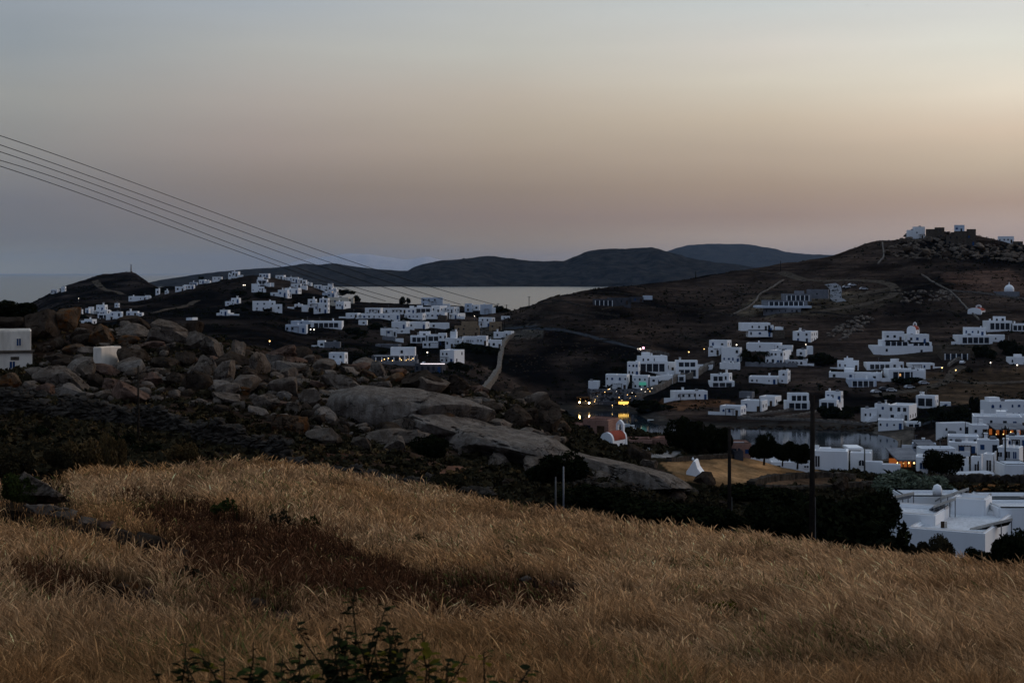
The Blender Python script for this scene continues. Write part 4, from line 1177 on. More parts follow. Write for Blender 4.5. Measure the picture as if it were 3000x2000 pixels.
# ---- right slope
HH(RGT, [
 ('white house with arched loggia and stone annex under the grey villa', '2192,2264,966,986 n3;2171,2257,946,968 n4 a;2250,2267,953,974 n1;2265,2299,966,992 mk o'),
 ('white house with a slanting bright right side on the dark slope', '2327,2408,971,1003 n2 s40 c25'),
 ('tall white cube house at the left of the palm garden', '2081,2147,997,1040 n2 s25 f2;2076,2112,1018,1040 n2'),
 ('white house with four tall windows in front of the tall cube', '2117,2176,1018,1064 n4 f2 s15'),
 ('long white house with a row of dark windows behind the palms', '2190,2302,1006,1040 n6 f2 d4;2282,2328,1012,1034 n3 d2'),
 ('big white house with bright right wall and a low wing of small arched windows', '2256,2330,1027,1069 n3 f2 s48;2244,2292,1045,1069 n3;2288,2379,1054,1072 n7 a f1'),
 ('small white chapel-like house tucked behind the big white house', '2336,2376,1024,1046 n1 s40;2368,2382,1014,1040 o d3'),
 ('white house with veranda and roof ornaments below the garden wall', '2085,2122,1096,1122 n2 v;2118,2148,1093,1122 n1 s40 c40;2080,2152,1116,1134 v o'),
 ('long low white house with a square tower at its right end', '2197,2292,1104,1126 n5 f1 c70;2283,2320,1086,1126 n1 s35'),
 ('long white house with dark shrubs along its front, near the stone wall', '1968,2076,1146,1172 n6 f1 c30'),
 ('plain grey box building above the two white beach houses', '2168,2214,1148,1168 mg o s25'),
 ('white house with a blue arched window, lowest beside the dirt field', '2113,2192,1190,1218 n3 s28 a f1', dict(wmat='shutter')),
 ('white flat roofed house with one arch behind the blue arched one', '2175,2256,1174,1206 n2 s30'),
 ('white house with terrace on its roof right of the flat roofed one', '2228,2298,1162,1190 n2 s40'),
 ('two storey house with deep dark verandas on both floors left of the thick pole', '2303,2372,1174,1200 v n4 f1;2312,2370,1152,1178 v f1 n4 d2'),
 ('white house with stepped storeys and a satellite dish right of the thick pole', '2405,2484,1172,1207 n3 s42 v f1;2422,2474,1147,1176 n3 s20 d3'),
 ('white tower house with narrow windows left of the walled villa', '2567,2612,1183,1230 n1 s20;2526,2572,1196,1234 n3'),
 ('broad white villa with a bright right wall above the shore road', '2610,2707,1188,1232 n3 s45 f2'),
 ('low white house with arches on the shore road', '2577,2660,1231,1258 n4 a f1;2656,2698,1236,1258 v n2'),
 ('white house with dark blue veranda standing alone in the dry field', '2690,2760,1160,1194 v s30 f1 c30;2756,2790,1178,1192 n1', dict(wmat='shutter')),
 ('two storey white house with parked cars in front, upper right', '2827,2900,960,985 n4 d3;2808,2908,982,1008 v f1 n4;2900,2952,981,1002 n1'),
 ('white villa at the right edge above the two storey house', '2892,2966,940,968 n4 v;2912,2950,927,945 n2 d4;2962,3012,948,970 v n3'),
 ('white house with four windows on the middle right slope', '2456,2522,1057,1084 n4 f1;2474,2502,1049,1062 o d4'),
 ('low white house with a long glazed veranda, lit by the evening', '2540,2614,1062,1083 v f1 n4;2610,2650,1060,1083 n3 f1 c60'),
 ('small low white house right of the glazed veranda', '2666,2738,1064,1082 n4 f1'),
 ('white house with lit windows and rounded right end on the middle right slope', '2604,2712,1082,1114 n4 l v f1;2676,2712,1086,1106 o d-2'),
 ('very long low white wall house below the four window house', '2436,2612,1092,1112 n4 f1;2550,2580,1096,1116 n1'),
 ('bluish low pool house with dark posts below the long wall house', '2488,2568,1110,1134 mb v f1'),
 ('small white house at the right edge on the middle slope', '2958,3014,1046,1068 n3 f1 a'),
 ('white apartment block with blue shutters at the right edge', '2888,3024,1176,1228 n6 f2', dict(wmat='shutter', yr=(380, 700))),
], yr=(440, 1000))
RT2 = dict(yr=(440, 1000))
house('white church house complex on a tall sloping podium', '2559,2732,1013,1038 n2 f1;2584,2668,996,1016 v f1 n4;2592,2649,971,1000 n3 f1;2658,2722,979,1006 n3 f1;2668,2730,1002,1018 v f1', 'church_house', 'house', RGT, yr=(440, 1000))
o_ = [q for q in COL.objects if q.get('label', '').startswith('white church house complex')][0]
chapel('small white chapel with red vault and bell, on the roofs of the church house', 2661, 2700, 955, 980, .45, .55, y=o_.location.y + 6)
chapel('white chapel with a red roof alone on the upper right slope', 2842, 2897, 902, 922, .42, .6, yr=(600, 1000))
# domed chapel
Yd = hit(2955, 868, 600, 1000); S = Yd/F; c0 = wp(2955, 868, Yd)
rt = empty('domed_chapel', c0, 'white domed chapel on a grey walled platform, upper right slope', 'chapel')
mb = MB(); mb.open_box(-32*S, 32*S, 0, 9, -2.5, 14*S, .4, .6); obj('platform', mb.mesh('platform'), M['concrete'], rt)
mb = MB(); r = 14*S; mb.lathe([(r, 8*S), (r, 20*S)] + [(r*math.cos(t), 20*S + r*1.0*math.sin(t)) for t in np.linspace(.1, 1.5, 8)], 20, (10*S, 4.5, 0)); obj('dome', mb.mesh('dome', True), M['white'], rt)
mb = MB(); mb.lathe([(1.6*S, 30*S), (2*S, 36*S), (.3*S, 42*S)], 8, (10*S, 4.5, 0)); obj('finial', mb.mesh('finial'), M['white'], rt)

# grey modern villa
house('grey modern villa of three long flat storeys dug into the hill', '2240,2366,902,919 n6 f1 mg;2219,2378,896,902 t mb D14;2240,2366,880,898 v f1 n5 mg d5;2297,2378,861,882 v f1 n4 mg d9;2328,2360,852,864 o d12;2366,2438,848,874 n3 mg d12', 'grey_villa', 'house', yr=(600, 1000), mat='concrete')
house('long unfinished dark house on the hillside under the skyline', '1738,1800,876,897 v f1 n4 md;1780,1850,872,893 n3 f1 md;1884,1912,866,877 o d4;1846,1886,870,884 n2 md', 'dark_villa', 'house', yr=(600, 1000), mat='blueish')
house('open stone pergola ruin with dark bays on the right slope', '2760,2842,1031,1054 v f1 n4 mk', 'stone_ruin', 'ruin', yr=(500, 1000), mat='stone')
# hilltop
house('white cube house on the rocky hilltop', '2677,2712,664,700 n2 f1;2658,2680,674,700 o', group='hilltop buildings', yr=(700, 1000))
house('ruined stone house with ragged top, beside the hilltop white cube', '2714,2742,671,702 mk n1;2740,2770,666,700 mk n1', 'stone_ruin', 'ruin', 'hilltop buildings', yr=(700, 1000), mat='stone')
house('large tan stone building with a white box on its roof, crowning the hill', '2774,2802,688,718 mk n1;2798,2838,677,716 mk n2 f1;2834,2863,671,719 mk n2 f1;2798,2830,659,680 mb n2 d4;2786,2800,680,700 mk o d4', 'stone_castle', 'building', 'hilltop buildings', yr=(700, 1000), mat='stone')
house('white house with striped front on the right shoulder of the hilltop', '2928,2977,692,712 n4 f1', group='hilltop buildings', yr=(700, 1000))
house('low stone house at the right end of the hilltop', '2970,3000,707,722 mk n1', 'stone_house', 'house', 'hilltop buildings', yr=(700, 1000), mat='stone')

# ---- resort over the bay
G = 'white resort buildings above the bay'
HH(G, [
 ('resort building with a long dark glazed top floor', '1866,1957,1058,1092 v f1 n4;1869,1957,1043,1064 n5 f1 d2;1915,1956,1044,1058 o d3'),
 ('resort house with three windows at the upper left', '1838,1877,1060,1102 n3 f2'),
 ('plain resort house in the upper middle', '1937,1984,1061,1090 n3 f1'),
 ('resort house with stacked open terraces, upper right', '1981,2044,1056,1076 v f1 n3;1981,2046,1076,1106 v f1 n4 d-1'),
 ('low resort wing ending at the top of the pale stone wall', '2033,2092,1069,1084 n3 f1'),
 ('lower left resort house with an arched doorway', '1775,1848,1098,1142 n5 f2 a;1775,1812,1096,1104 o d2'),
 ('lower middle resort house with a green lit pool terrace', '1853,1907,1100,1142 n3 f2'),
 ('small resort house right of the green pool terrace', '1904,1928,1104,1142 n1 f2'),
 ('lower right resort house with a dark bush in front', '1924,1972,1100,1128 n3 f1'),
 ('low resort pavilion beside the pale stone wall', '1968,2008,1098,1118 v f1 n3'),
 ('small white house apart at the left of the resort', '1724,1759,1116,1144 o s25'),
], yr=(560, 900), th=20)
o_ = [q for q in COL.objects if q.get('label', '').startswith('lower middle resort')][0]
mb = MB(); Yh = o_.location.y - .3; p, q = wp(1873, 1128, Yh), wp(1893, 1119, Yh); mb.box(p.x, q.x, p.y, p.y+.2, p.z, q.z); part_at(o_, o_.location.copy(), 'lit_pool_window', mb, 'green')
# beach bar with lamps
Yb = hit(1800, 1190, 560, 760); c0 = wp(1800, 1190, Yb)
rt = empty('beach_bar', c0, 'crowded beach bar terraces with yellow lights at the water edge', 'beach bar')
mb = MB()
for (x0, x1, yt, yb, d) in [(1722,1880,1141,1150,8),(1728,1795,1157,1172,5),(1790,1880,1158,1168,5),(1705,1800,1176,1188,1),(1800,1872,1188,1200,0)]:
    p, q = wp(x0, yb, Yb+d), wp(x1, yt, Yb+d); mb.box(p.x, q.x, p.y, p.y+4, p.z-2, q.z)
part_at(rt, c0, 'terrace', mb, 'darkgrey')
for (x0, x1, yt, d) in [(1735,1795,1150,5),(1800,1868,1152,6),(1802,1850,1172,1),(1690,1725,1164,2)]:
    mb = MB(); p, q = wp(x0, yt+1.5, Yb+d), wp(x1, yt, Yb+d); mb.box(p.x, q.x, p.y, p.y+4, p.z, q.z+.1)
    for X in np.linspace(p.x+.2, q.x-.2, 4): mb.box(X-.08, X+.08, p.y, p.y+.16, p.z-2.6, p.z)
    part_at(rt, c0, 'canopy', mb, 'wood')
mb = MB(); p, q = wp(1812, 1184, Yb+.8), wp(1842, 1176, Yb+.8); mb.box(p.x, q.x, p.y, p.y+.2, p.z, q.z); part_at(rt, c0, 'lit_counter', mb, 'litbar')
for px, py, r, mt in [(1698,1178,.42,'hot'),(1726,1180,.42,'hot'),(1742,1176,.22,'warm'),(1744,1170,.16,'warm'),(1700,1168,.14,'warm'),(1879,1140,.26,'cool'),(1840,1191,.24,'warm'),(1794,1187,.2,'warm'),(1794,1193,.2,'cool'),(1772,1148,.2,'warm'),(1782,1140,.2,'warm'),(1814,1164,.2,'warm'),(1838,1156,.2,'warm'),(1890,1147,.16,'cool'),(1904,1146,.18,'warm'),(1898,1139,.16,'warm'),(1786,1139,.18,'cool'),(1822,1172,.18,'warm'),(1828,1186,.2,'warm'),(1852,1150,.14,'cool'),(1862,1160,.13,'warm'),(1750,1160,.13,'warm'),(1910,1137,.15,'cool'),(1716,1174,.14,'warm'),(1806,1146,.13,'cool'),(1846,1165,.14,'warm')]:
    bulb(rt, c0, px, py, Yb - .8 if py > 1165 else Yb + 3, r*.72, mt)
mb = MB(); 
for i in range(240):     # railings, tables and parasol clutter of the terraces
    px, py = random.uniform(1730, 1885), random.uniform(1143, 1186); y = Yb + (1190-py)*.14; p = wp(px, py, y)
    mb.box(p.x-random.uniform(.1,.5), p.x+random.uniform(.1,.5), p.y, p.y+.4, p.z, p.z+random.uniform(.2,.9))
o = part_at(rt, c0, 'terrace_furniture', mb, 'metal'); o['kind'] = 'stuff'
# ---------------------------------------------------------------- houses on the near slopes
rt, inf, c0, Y0 = house('weathered two storey plaster house with small blue windows at the left edge', '-70,104,968,1034 o D7 d2.2;-70,91,1032,1094 o D5', 'weathered_house', 'house', y=186, mat='old', bev=.12)
rt.rotation_euler[2] = R(17)
(q1, f1, M1, a1, b1, W1, D1, h01, h11, s1, n1), (q2, f2, M2, a2, b2, W2, D2, h02, h12, s2, n2) = inf
S = 186/F
def wfront(rt, Mx, h0, yb, x1, px, py, w, h, mat, name='window', frame='old'):
    opening(rt, name, mat, Mx, (px-x1)*S, h0 + (yb-py)*S, w*S, h*S, frame=frame)
wfront(rt, M1, h01, 1034, 104, 69, 1002, 12, 21, 'shutter')
wfront(rt, M2, h02, 1094, 91, 35, 1069, 15, 20, 'shutter'); wfront(rt, M2, h02, 1094, 91, 42, 1050, 24, 10, 'stone', 'stone_lintel', None)
mb = MB(); mb.box(a2-.2, b2+.25, -.25, D2*.35, h12-.02, h12+.16, M2); obj('roof_edge', mb.mesh('roof_edge'), M['stone'], rt)
house('small windowless plaster hut built under an orange boulder', '268,337,1017,1066 s60 o', 'plaster_hut', 'hut', y=hit(302, 1066, 120, 215)-5, mat='old', bev=.08)

rt, inf, c0, Y0 = house('large rounded white house with roof terraces and solar panels, lower right',
  '2687,3100,1558,1664 o s52;2585,2834,1506,1600 o s38 d6;2800,2934,1460,1540 o s35 d12;2926,3110,1484,1570 o d11 D6;2650,2840,1450,1530 o D5 d19;2880,3090,1453,1520 o D4 d22',
  'rounded_white_house', 'house', y=137, seed=3, bev=.45)
wl = [c for c in rt.children if c.name.startswith('wall')][0]
def wbox(rt, c0, name, mat, x0, x1, y0, y1, dist, dep, **kw):
    p, q = wp(x0, y1, dist), wp(x1, y0, dist); mb = MB(); mb.box(p.x, q.x, dist, dist+dep, p.z, q.z)
    return part_at(rt, c0, name, mb, mat, **kw)
wbox(rt, c0, 'door', 'wood', 2757, 2767, 1527, 1546, 141.9, .12); wbox(rt, c0, 'shutter', 'solarback', 2767, 2775, 1527, 1546, 141.85, .12)
mb = MB(); p = wp(2746, 1450, 155)
mb.lathe([(.45,0),(.5,.5),(.35,.95),(.05,1.1)], 12, p); part_at(rt, c0, 'chimney', mb, 'white', smooth=True)
for (xa, ya, xb, yb_, d, dep) in [(2612,1459,2678,1446,152,1.6),(2755,1460,2838,1433,153,2.2),(2735,1486,2800,1462,147,2.0),(2842,1552,2966,1523,141,1.2),(2868,1462,2904,1449,158,1.2),(2955,1480,3010,1450,154,2.0)]:
    p, q = wp(xa, ya, d), wp(xb, yb_, d); mb = MB()
    up = Vector((0, dep*.9, -.62)); th = Vector((0, 0, .15))
    vs = [p, q, q+up, p+up]; vs = vs + [v+th for v in vs]
    mb.add(vs, [(0,3,2,1),(4,5,6,7),(0,1,5,4),(1,2,6,5),(2,3,7,6),(3,0,4,7)])
    o = part_at(rt, c0, 'solar_panel', mb, 'solar')
    for t in np.linspace(.02, .98, 5):
        a = p.lerp(q, t); mb = MB(); mb.box(a.x-.04, a.x+.04, a.y, a.y+.08, min(p.z, q.z)-.9, a.z); part_at(o, c0, 'support', mb, 'metal')
    e = Vector((0,-.06,0)); u = Vector((0,0,.05)); mb = MB()
    mb.add([p-u, q-u, q+th+u, p+th+u, p-u+e, q-u+e, q+th+u+e, p+th+u+e], [(0,1,2,3),(7,6,5,4),(0,4,5,1),(3,2,6,7),(0,3,7,4),(1,5,6,2)]); part_at(o, c0, 'edge_rail', mb, 'solarback')

# chapel and unfinished houses by the bay
chapel('white chapel with red vaulted roof and bell gable near the bay', 1762, 1840, 1268, 1326, .56, .6, y=186)
PKG = 'unfinished pink and brown houses by the bay'
PK = dict(yr=(195, 330), mat='pink', name='unfinished_house')
HH(PKG, [
 ('unfinished brown house with a bright pink right wall behind the chapel', '1708,1820,1228,1296 s35 n2 f1'),
 ('low unfinished house with pinkish roof at the left of the brown one', '1632,1712,1240,1296 n3 f1'),
 ('low pink-brown house right of the red roofed chapel', '1843,1912,1286,1322 n3 f1'),
 ('pink-brown house with rounded corners left of the dark tree clump', '1906,1990,1284,1326 s40 n2 f1'),
 ('pink house with a grey shed in front, between the trees', '2140,2202,1296,1344 n2 f1;2152,2178,1320,1350 md o d-2'),
], **PK)
T = dict(yr=(180, 560))
HH(TOWN, [
 ('white house with a round chimney tower, left end of the beach village', '2386,2502,1322,1382 n3 f1;2387,2402,1304,1330 o D2 d3;2402,2440,1312,1330 o d4', T),
 ('white house with blocky stepped walls and a flat canopy on its roof', '2494,2560,1326,1384 n1 f1;2524,2560,1318,1350 o d3;2486,2530,1311,1319 t d5 D4', T),
 ('plain white house with blank garden wall right of the canopy house', '2536,2592,1352,1392 o;2588,2644,1360,1398 o', T),
 ('low white garden wall house hidden behind the two tamarisk trees', '2196,2290,1340,1358 o;2260,2386,1352,1374 n3 f1', T),
 ('white flat roofed house under the palm, right of the orange tavern', '2690,2800,1338,1392 n3 f1', T),
 ('long white roofed house above the round dark tree', '2700,2800,1312,1342 n4 f1', T),
 ('white house with wide pale roof in the middle of the beach village', '2786,2872,1296,1330 n3 f1', T),
 ('white house with a tall chimney at the middle of the beach village', '2868,2936,1288,1332 n2 f1 c40', T),
 ('white house with two bright fin walls beside the round dark tree', '2792,2846,1346,1400 s25 n1 f1;2830,2842,1338,1400 o s60', T),
 ('white house with tall fin walls behind the short dark pole', '2848,2884,1338,1400 s35 n1 f1;2872,2884,1330,1400 o s70', T),
 ('white house with slanted bright fins left of the tall dark pole', '2884,2930,1330,1396 s45 n1 f1;2914,2926,1322,1396 o s70', T),
 ('white house with a row of chimneys right of the tall dark pole', '2930,3016,1312,1352 s35 n3 f1 c30;2966,2976,1302,1340 o s60', T),
 ('low white house with a pool terrace at the right edge of the beach village', '2944,3020,1358,1402 n3 f1', T),
 ('low white wall house in front of the fin walled houses', '2806,2924,1386,1410 n3 f1', T),
 ('grey-white long roof above the beach lane', '2784,2884,1278,1300 n4 f1', T),
 ('pale house with vaulted roofs below the blue shuttered block', '2862,3020,1222,1256 n4 f1;2930,3020,1216,1236 o d5', T),
 ('white house with a dark doorway left of the vaulted pale house', '2752,2848,1240,1274 n4 f1', T),
 ('white cottage with square window under the blue shuttered block', '2850,2894,1244,1280 n2 f1', T),
 ('grey roofed house at the end of the beach lane', '2676,2752,1300,1322 n4 f1 mb', T),
 ('white house at the right edge behind the chimney row', '2950,3020,1278,1314 n3 f1', T),
])
def tavern(label, x0, x1, yt, yb, yr=(180, 560)):
    Y = hit(.5*(x0+x1), yb, *yr); c0 = wp(.5*(x0+x1), yb, Y); rt = empty('tavern', c0, label, 'tavern', 'lit taverns of the beach village')
    p, q = wp(x0, yb, Y), wp(x1, yt, Y)
    mb = MB(); mb.add([(p.x,Y-1,q.z),(q.x,Y-1,q.z),(q.x,Y+6,q.z+.9),(p.x,Y+6,q.z+.9),(p.x,Y-1,q.z+.2),(q.x,Y-1,q.z+.2),(q.x,Y+6,q.z+1.1),(p.x,Y+6,q.z+1.1)], [(0,3,2,1),(4,5,6,7),(0,1,5,4),(1,2,6,5),(2,3,7,6),(3,0,4,7)])
    part_at(rt, c0, 'canopy_roof', mb, 'concrete')
    mb = MB()
    for X in np.linspace(p.x+.2, q.x-.2, 6): mb.box(X-.07, X+.07, Y-.8, Y-.66, p.z-.6, q.z)
    part_at(rt, c0, 'posts', mb, 'wood')
    mb = MB(); mb.box(p.x+.3, q.x-.3, Y+5, Y+5.3, p.z-1.5, q.z+.5); part_at(rt, c0, 'back_wall', mb, 'wood')
    mb = MB()
    for X in np.linspace(p.x+.6, q.x-.6, 5): mb.box(X-.35, X+.35, Y+4.7, Y+4.9, p.z+.3, q.z-.3)
    part_at(rt, c0, 'lit_panels', mb, 'orange')
    for X in np.linspace(x0+6, x1-6, 5): bulb(rt, c0, X, yt+6+random.uniform(0, 8), Y+1, .12, 'warm')
tavern('tavern with an orange lit interior under a grey canopy roof by the beach', 2624, 2700, 1348, 1386)
tavern('small tavern glowing red among palms behind the beach', 2690, 2744, 1308, 1324)
tavern('tavern with orange lights under a pale awning at the right edge', 2912, 3010, 1258, 1282)

def gable():
    Y = hit(2034, 1394, 120, 190); S = Y/F; c0 = wp(2034, 1394, Y); rt = empty('pigeon_house', c0, 'white pointed gable with a knob on top at the edge of the golden field', 'gable')
    mb = MB(); mb.prism([(-26*S,-1.5),(25*S,-1.5),(24*S,2*S),(9*S,22*S),(2*S,44*S),(-3*S,44*S),(-15*S,24*S),(-24*S,12*S)], 0, 2.6, Matrix.Rotation(R(-14), 4, 'Z'))
    obj('wall', mb.mesh('wall', bevel=.06), M['white'], rt)
    mb = MB(); mb.lathe([(2.5*S,43*S),(4*S,46*S),(2*S,50*S),(.3*S,52*S)], 8, (0, 1.2, 0)); obj('knob', mb.mesh('knob'), M['white'], rt)
    Y = hit(1818, 1486, 84, 140); S = Y/F; c0 = wp(1818, 1486, Y); rt = empty('stone_cone', c0, 'grey conical stone structure with a pale finial in the dark scrub', 'well house')
    mb = MB(); mb.lathe([(26*S,-1),(25*S,4*S),(22*S,10*S),(15*S,24*S),(8*S,36*S),(3*S,42*S)], 14); obj('cone', mb.mesh('cone'), M['concrete'], rt)
    mb = MB(); mb.lathe([(2.5*S,41*S),(6*S,45*S),(4*S,49*S),(.6*S,53*S)], 8); obj('finial', mb.mesh('finial'), M['white'], rt)
gable()

# ---------------------------------------------------------------- walls and tracks laid over the ground
def drape(name, label, pts, width, height, mat, kind=None, yr=(300, 1200), cat=None, group=None, below=.6, step=5):
    P = []
    for (a, b) in zip(pts[:-1], pts[1:]):
        n = max(2, int(math.hypot(b[0]-a[0], b[1]-a[1])/step))
        for i in range(n): P.append((a[0]+(b[0]-a[0])*i/n, a[1]+(b[1]-a[1])*i/n))
    P.append(pts[-1]); W = []
    for px, py in P:
        y = hit(px, py, *yr)
        if W and abs(y - W[-1][1]) > 60: continue
        W.append(((px-1500)/F*y, y))
    W = np.array(W)
    for _ in range(3): W[1:-1] = (W[:-2] + 2*W[1:-1] + W[2:])/4
    t = np.gradient(W, axis=0); t /= np.linalg.norm(t, axis=1, keepdims=True) + 1e-9
    nrm = np.stack([-t[:,1], t[:,0]], 1); V = []
    w0 = width
    for (x, y), n in zip(W, nrm):
        width = w0*(random.uniform(.8, 1.2) if kind is None else random.uniform(.93, 1.07))
        l, r = (x-n[0]*width/2, y-n[1]*width/2), (x+n[0]*width/2, y+n[1]*width/2)
        zl, zr = zxy(*l), zxy(*r); zt = max(zl, zr) + height*random.uniform(.75, 1.2) if kind is None else None
        V += [(*l, zl-below), (*l, zt or zl+height), (*r, zt or zr+height), (*r, zr-below)]
    Fc = []
    for i in range(len(W)-1):
        a, b = 4*i, 4*i+4
        Fc += [(a, b, b+1, a+1), (a+1, b+1, b+2, a+2), (a+2, b+2, b+3, a+3)]
    Fc += [(0, 1, 2, 3), tuple(range(len(V)-1, len(V)-5, -1))]
    me = bpy.data.meshes.new(name); me.from_pydata(V, [], Fc)
    return obj(name, me, M[mat], label=label, cat=cat, group=group, kind=kind)
M['dirt'] = mottled('track_dirt', (.035,.028,.022), (.10,.08,.062), .5, .95, .03)
M['asphalt'] = mottled('road_asphalt', (.022,.025,.030), (.045,.05,.058), .4, .9, .01)
WL = dict(cat='stone wall', group='stone walls on the hillsides')
drape('stone_wall', 'pale curving stone wall climbing the slope right of the middle village', [(1504,984),(1490,994),(1474,1012),(1468,1040),(1464,1060),(1463,1086),(1446,1112),(1426,1140),(1404,1164)], 1.7, 1.8, 'palestone', yr=(300, 1000), **WL)
drape('stone_wall', 'pale stone wall with bright edge zigzagging down beside the resort', [(2088,1074),(2066,1084),(2044,1100),(2026,1108),(1990,1112),(1942,1137),(1914,1152),(1890,1155),(1868,1174)], 1.6, 2.4, 'palestone', yr=(540, 900), **WL)
drape('stone_wall', 'thin pale wall snaking down left of the grey villa', [(2296,822),(2252,850),(2222,866),(2214,886),(2190,904),(2142,926)], .7, .8, 'palestone', yr=(600, 1000), **WL)
drape('stone_wall', 'straight thin wall running down to the red roofed chapel', [(2700,806),(2740,832),(2782,853),(2808,878),(2836,908),(2868,938)], .6, .7, 'palestone', yr=(600, 1000), **WL)
drape('stone_wall', 'straight pale wall from the wall corner to the domed chapel', [(2784,853),(2860,858),(2920,866),(3000,878),(3040,882)], .6, .7, 'palestone', yr=(600, 1000), **WL)
drape('stone_wall', 'short pale wall dropping from the left of the rocky hilltop', [(2585,712),(2588,736),(2590,756),(2572,774)], .8, .9, 'palestone', yr=(600, 1000), **WL)
drape('stone_wall', 'long low white shore wall on the far side of the bay', [(2160,1226),(2260,1230),(2400,1234),(2560,1247),(2680,1258)], .8, .9, 'palestone', yr=(440, 700), **WL)
drape('stone_wall', 'pale wall slanting up from the shore to the veranda house', [(2170,1222),(2250,1212),(2320,1202),(2384,1188)], .7, .9, 'palestone', yr=(440, 760), **WL)
drape('stone_wall', 'pale wall slanting up to the house with the satellite dish', [(2270,1226),(2340,1218),(2400,1206),(2460,1196)], .7, .8, 'palestone', yr=(440, 760), **WL)
drape('stone_wall', 'garden wall below the palm garden houses', [(2184,1072),(2260,1074),(2336,1074)], 1.0, 1.6, 'concrete', yr=(560, 900), **WL)
drape('stone_wall', 'white wall block below the house with four tall windows', [(2110,1080),(2140,1081),(2168,1082)], 1.0, 2.6, 'white', yr=(560, 900), **WL)
drape('stone_wall', 'pale wall along the upper edge of the resort rocks', [(1870,1030),(1900,1032),(1930,1036),(1960,1042)], .9, 1.2, 'palestone', yr=(560, 900), **WL)
drape('stone_wall', 'grey wall rising from the cars towards the ruin', [(2840,1046),(2800,1058),(2778,1074)], .9, 1.2, 'palestone', yr=(560, 900), **WL)
drape('stone_wall', 'dark terrace wall bordering the golden field on the right', [(2200,1424),(2250,1408),(2330,1400),(2420,1396),(2500,1402)], .9, .55, 'drystone', yr=(110, 240), **WL)
drape('stone_wall', 'dark terrace wall behind the low brown patch beside the thick pole', [(2230,1438),(2320,1440),(2440,1434),(2560,1424)], .9, .55, 'drystone', yr=(105, 240), **WL)
drape('stone_wall', 'dark wall between the beach village and the orange grass strip', [(2640,1412),(2760,1410),(2880,1412),(3040,1414)], .8, .9, 'drystone', yr=(120, 240), **WL)
drape('stone_wall', 'low dark wall at the far edge of the golden field', [(1960,1352),(2060,1344),(2150,1340)], .6, .4, 'drystone', yr=(120, 240), **WL)
drape('stone_wall', 'white low wall across the left dark field', [(547,938),(562,938),(577,937)], .8, 1.2, 'white', yr=(500, 1200), **WL)
drape('dirt_track', 'wide dirt track bending round the hill below the summit', [(2286,798),(2350,820),(2420,824),(2500,821),(2570,825),(2614,836),(2628,852),(2606,872),(2540,890),(2460,904),(2400,912)], 5, .15, 'dirt', 'structure', (600, 1000))
drape('dirt_track', 'inner fork of the dirt track', [(2480,872),(2540,858),(2606,845)], 4, .15, 'dirt', 'structure', (600, 1000))
drape('concrete_ramp', 'grey concrete ramp down to the modern villa', [(2432,832),(2448,842),(2450,858),(2446,874),(2464,884)], 6, .18, 'concrete', 'structure', (600, 1000))
drape('hill_road', 'bluish road crossing the dark hillside to the resort', [(1480,962),(1560,960),(1640,966),(1700,978),(1780,999),(1868,1022)], 4, .15, 'asphalt', 'structure', (500, 1000))
drape('dirt_track', 'forked track with cars on the right slope', [(2820,1072),(2790,1090),(2780,1110),(2766,1122),(2700,1140),(2630,1150),(2560,1160)], 4, .12, 'dirt', 'structure', (500, 900))
drape('dirt_track', 'side branch of the track on the right slope', [(2772,1116),(2730,1110),(2690,1114)], 3.5, .12, 'dirt', 'structure', (500, 900))
drape('dirt_track', 'track crossing the dry field to the right', [(2780,1112),(2840,1122),(2920,1122),(3010,1118)], 3.5, .12, 'dirt', 'structure', (500, 900))
drape('dirt_track', 'pale zigzag path on the domed hill', [(278,822),(288,836),(306,850),(328,854),(346,855),(360,864)], 5, .3, 'dirt', 'structure', (900, 1500))
drape('dirt_track', 'pale straight path across the left dark field', [(450,918),(490,906),(530,902),(578,881)], 4, .3, 'dirt', 'structure', (600, 1200))
drape('shore_road', 'shore road running to the beach village', [(2690,1246),(2740,1232),(2790,1216),(2830,1200)], 5, .12, 'asphalt', 'structure', (400, 700))
drape('beach_lane', 'grey beach lane', [(2600,1392),(2650,1350),(2700,1318),(2760,1292)], 4, .12, 'asphalt', 'structure', (180, 560))

def stone_wall(label, pts, yr, h, n, r0=.12, r1=.34, name='dry_stone_wall'):
    W = [(px, hit(px, py, *yr)) for px, py in pts]
    V, Fc, k = [], [], 0
    L = [0]
    for a, b in zip(W[:-1], W[1:]): L.append(L[-1] + abs(b[0]-a[0]))
    for i in range(n):
        d = random.uniform(0, L[-1]); j = max(q for q in range(len(W)-1) if L[q] <= d)
        t = (d-L[j])/((L[j+1]-L[j]) or 1); px = W[j][0]+(W[j+1][0]-W[j][0])*t; y = W[j][1]+(W[j+1][1]-W[j][1])*t
        u = random.random(); hh = h*(1 + .25*math.sin(px*.031) + .15*math.sin(px*.11))
        v, f = random.choice(PV); r = random.uniform(r0, r1)
        q = v*np.array([r*random.uniform(1, 1.9), r, r*random.uniform(.45, .8)])
        a = random.uniform(-.5, .5); q = q @ np.array([[math.cos(a), math.sin(a), 0], [-math.sin(a), math.cos(a), 0], [0, 0, 1]])
        a = random.gauss(0, .28); q = q @ np.array([[math.cos(a), 0, math.sin(a)], [0, 1, 0], [-math.sin(a), 0, math.cos(a)]])
        yy = y + random.uniform(-.3, .3) + u*.25
        V.append(q + np.array([(px-1500)/F*yy, yy, float(zat(px, y)) + u*hh])); Fc.append(f+k); k += len(v)
    return obj(name, np_mesh(name, np.concatenate(V), np.concatenate(Fc), False), M['drystone'], label=label, cat='stone wall', group='dry stone walls on the near slope')
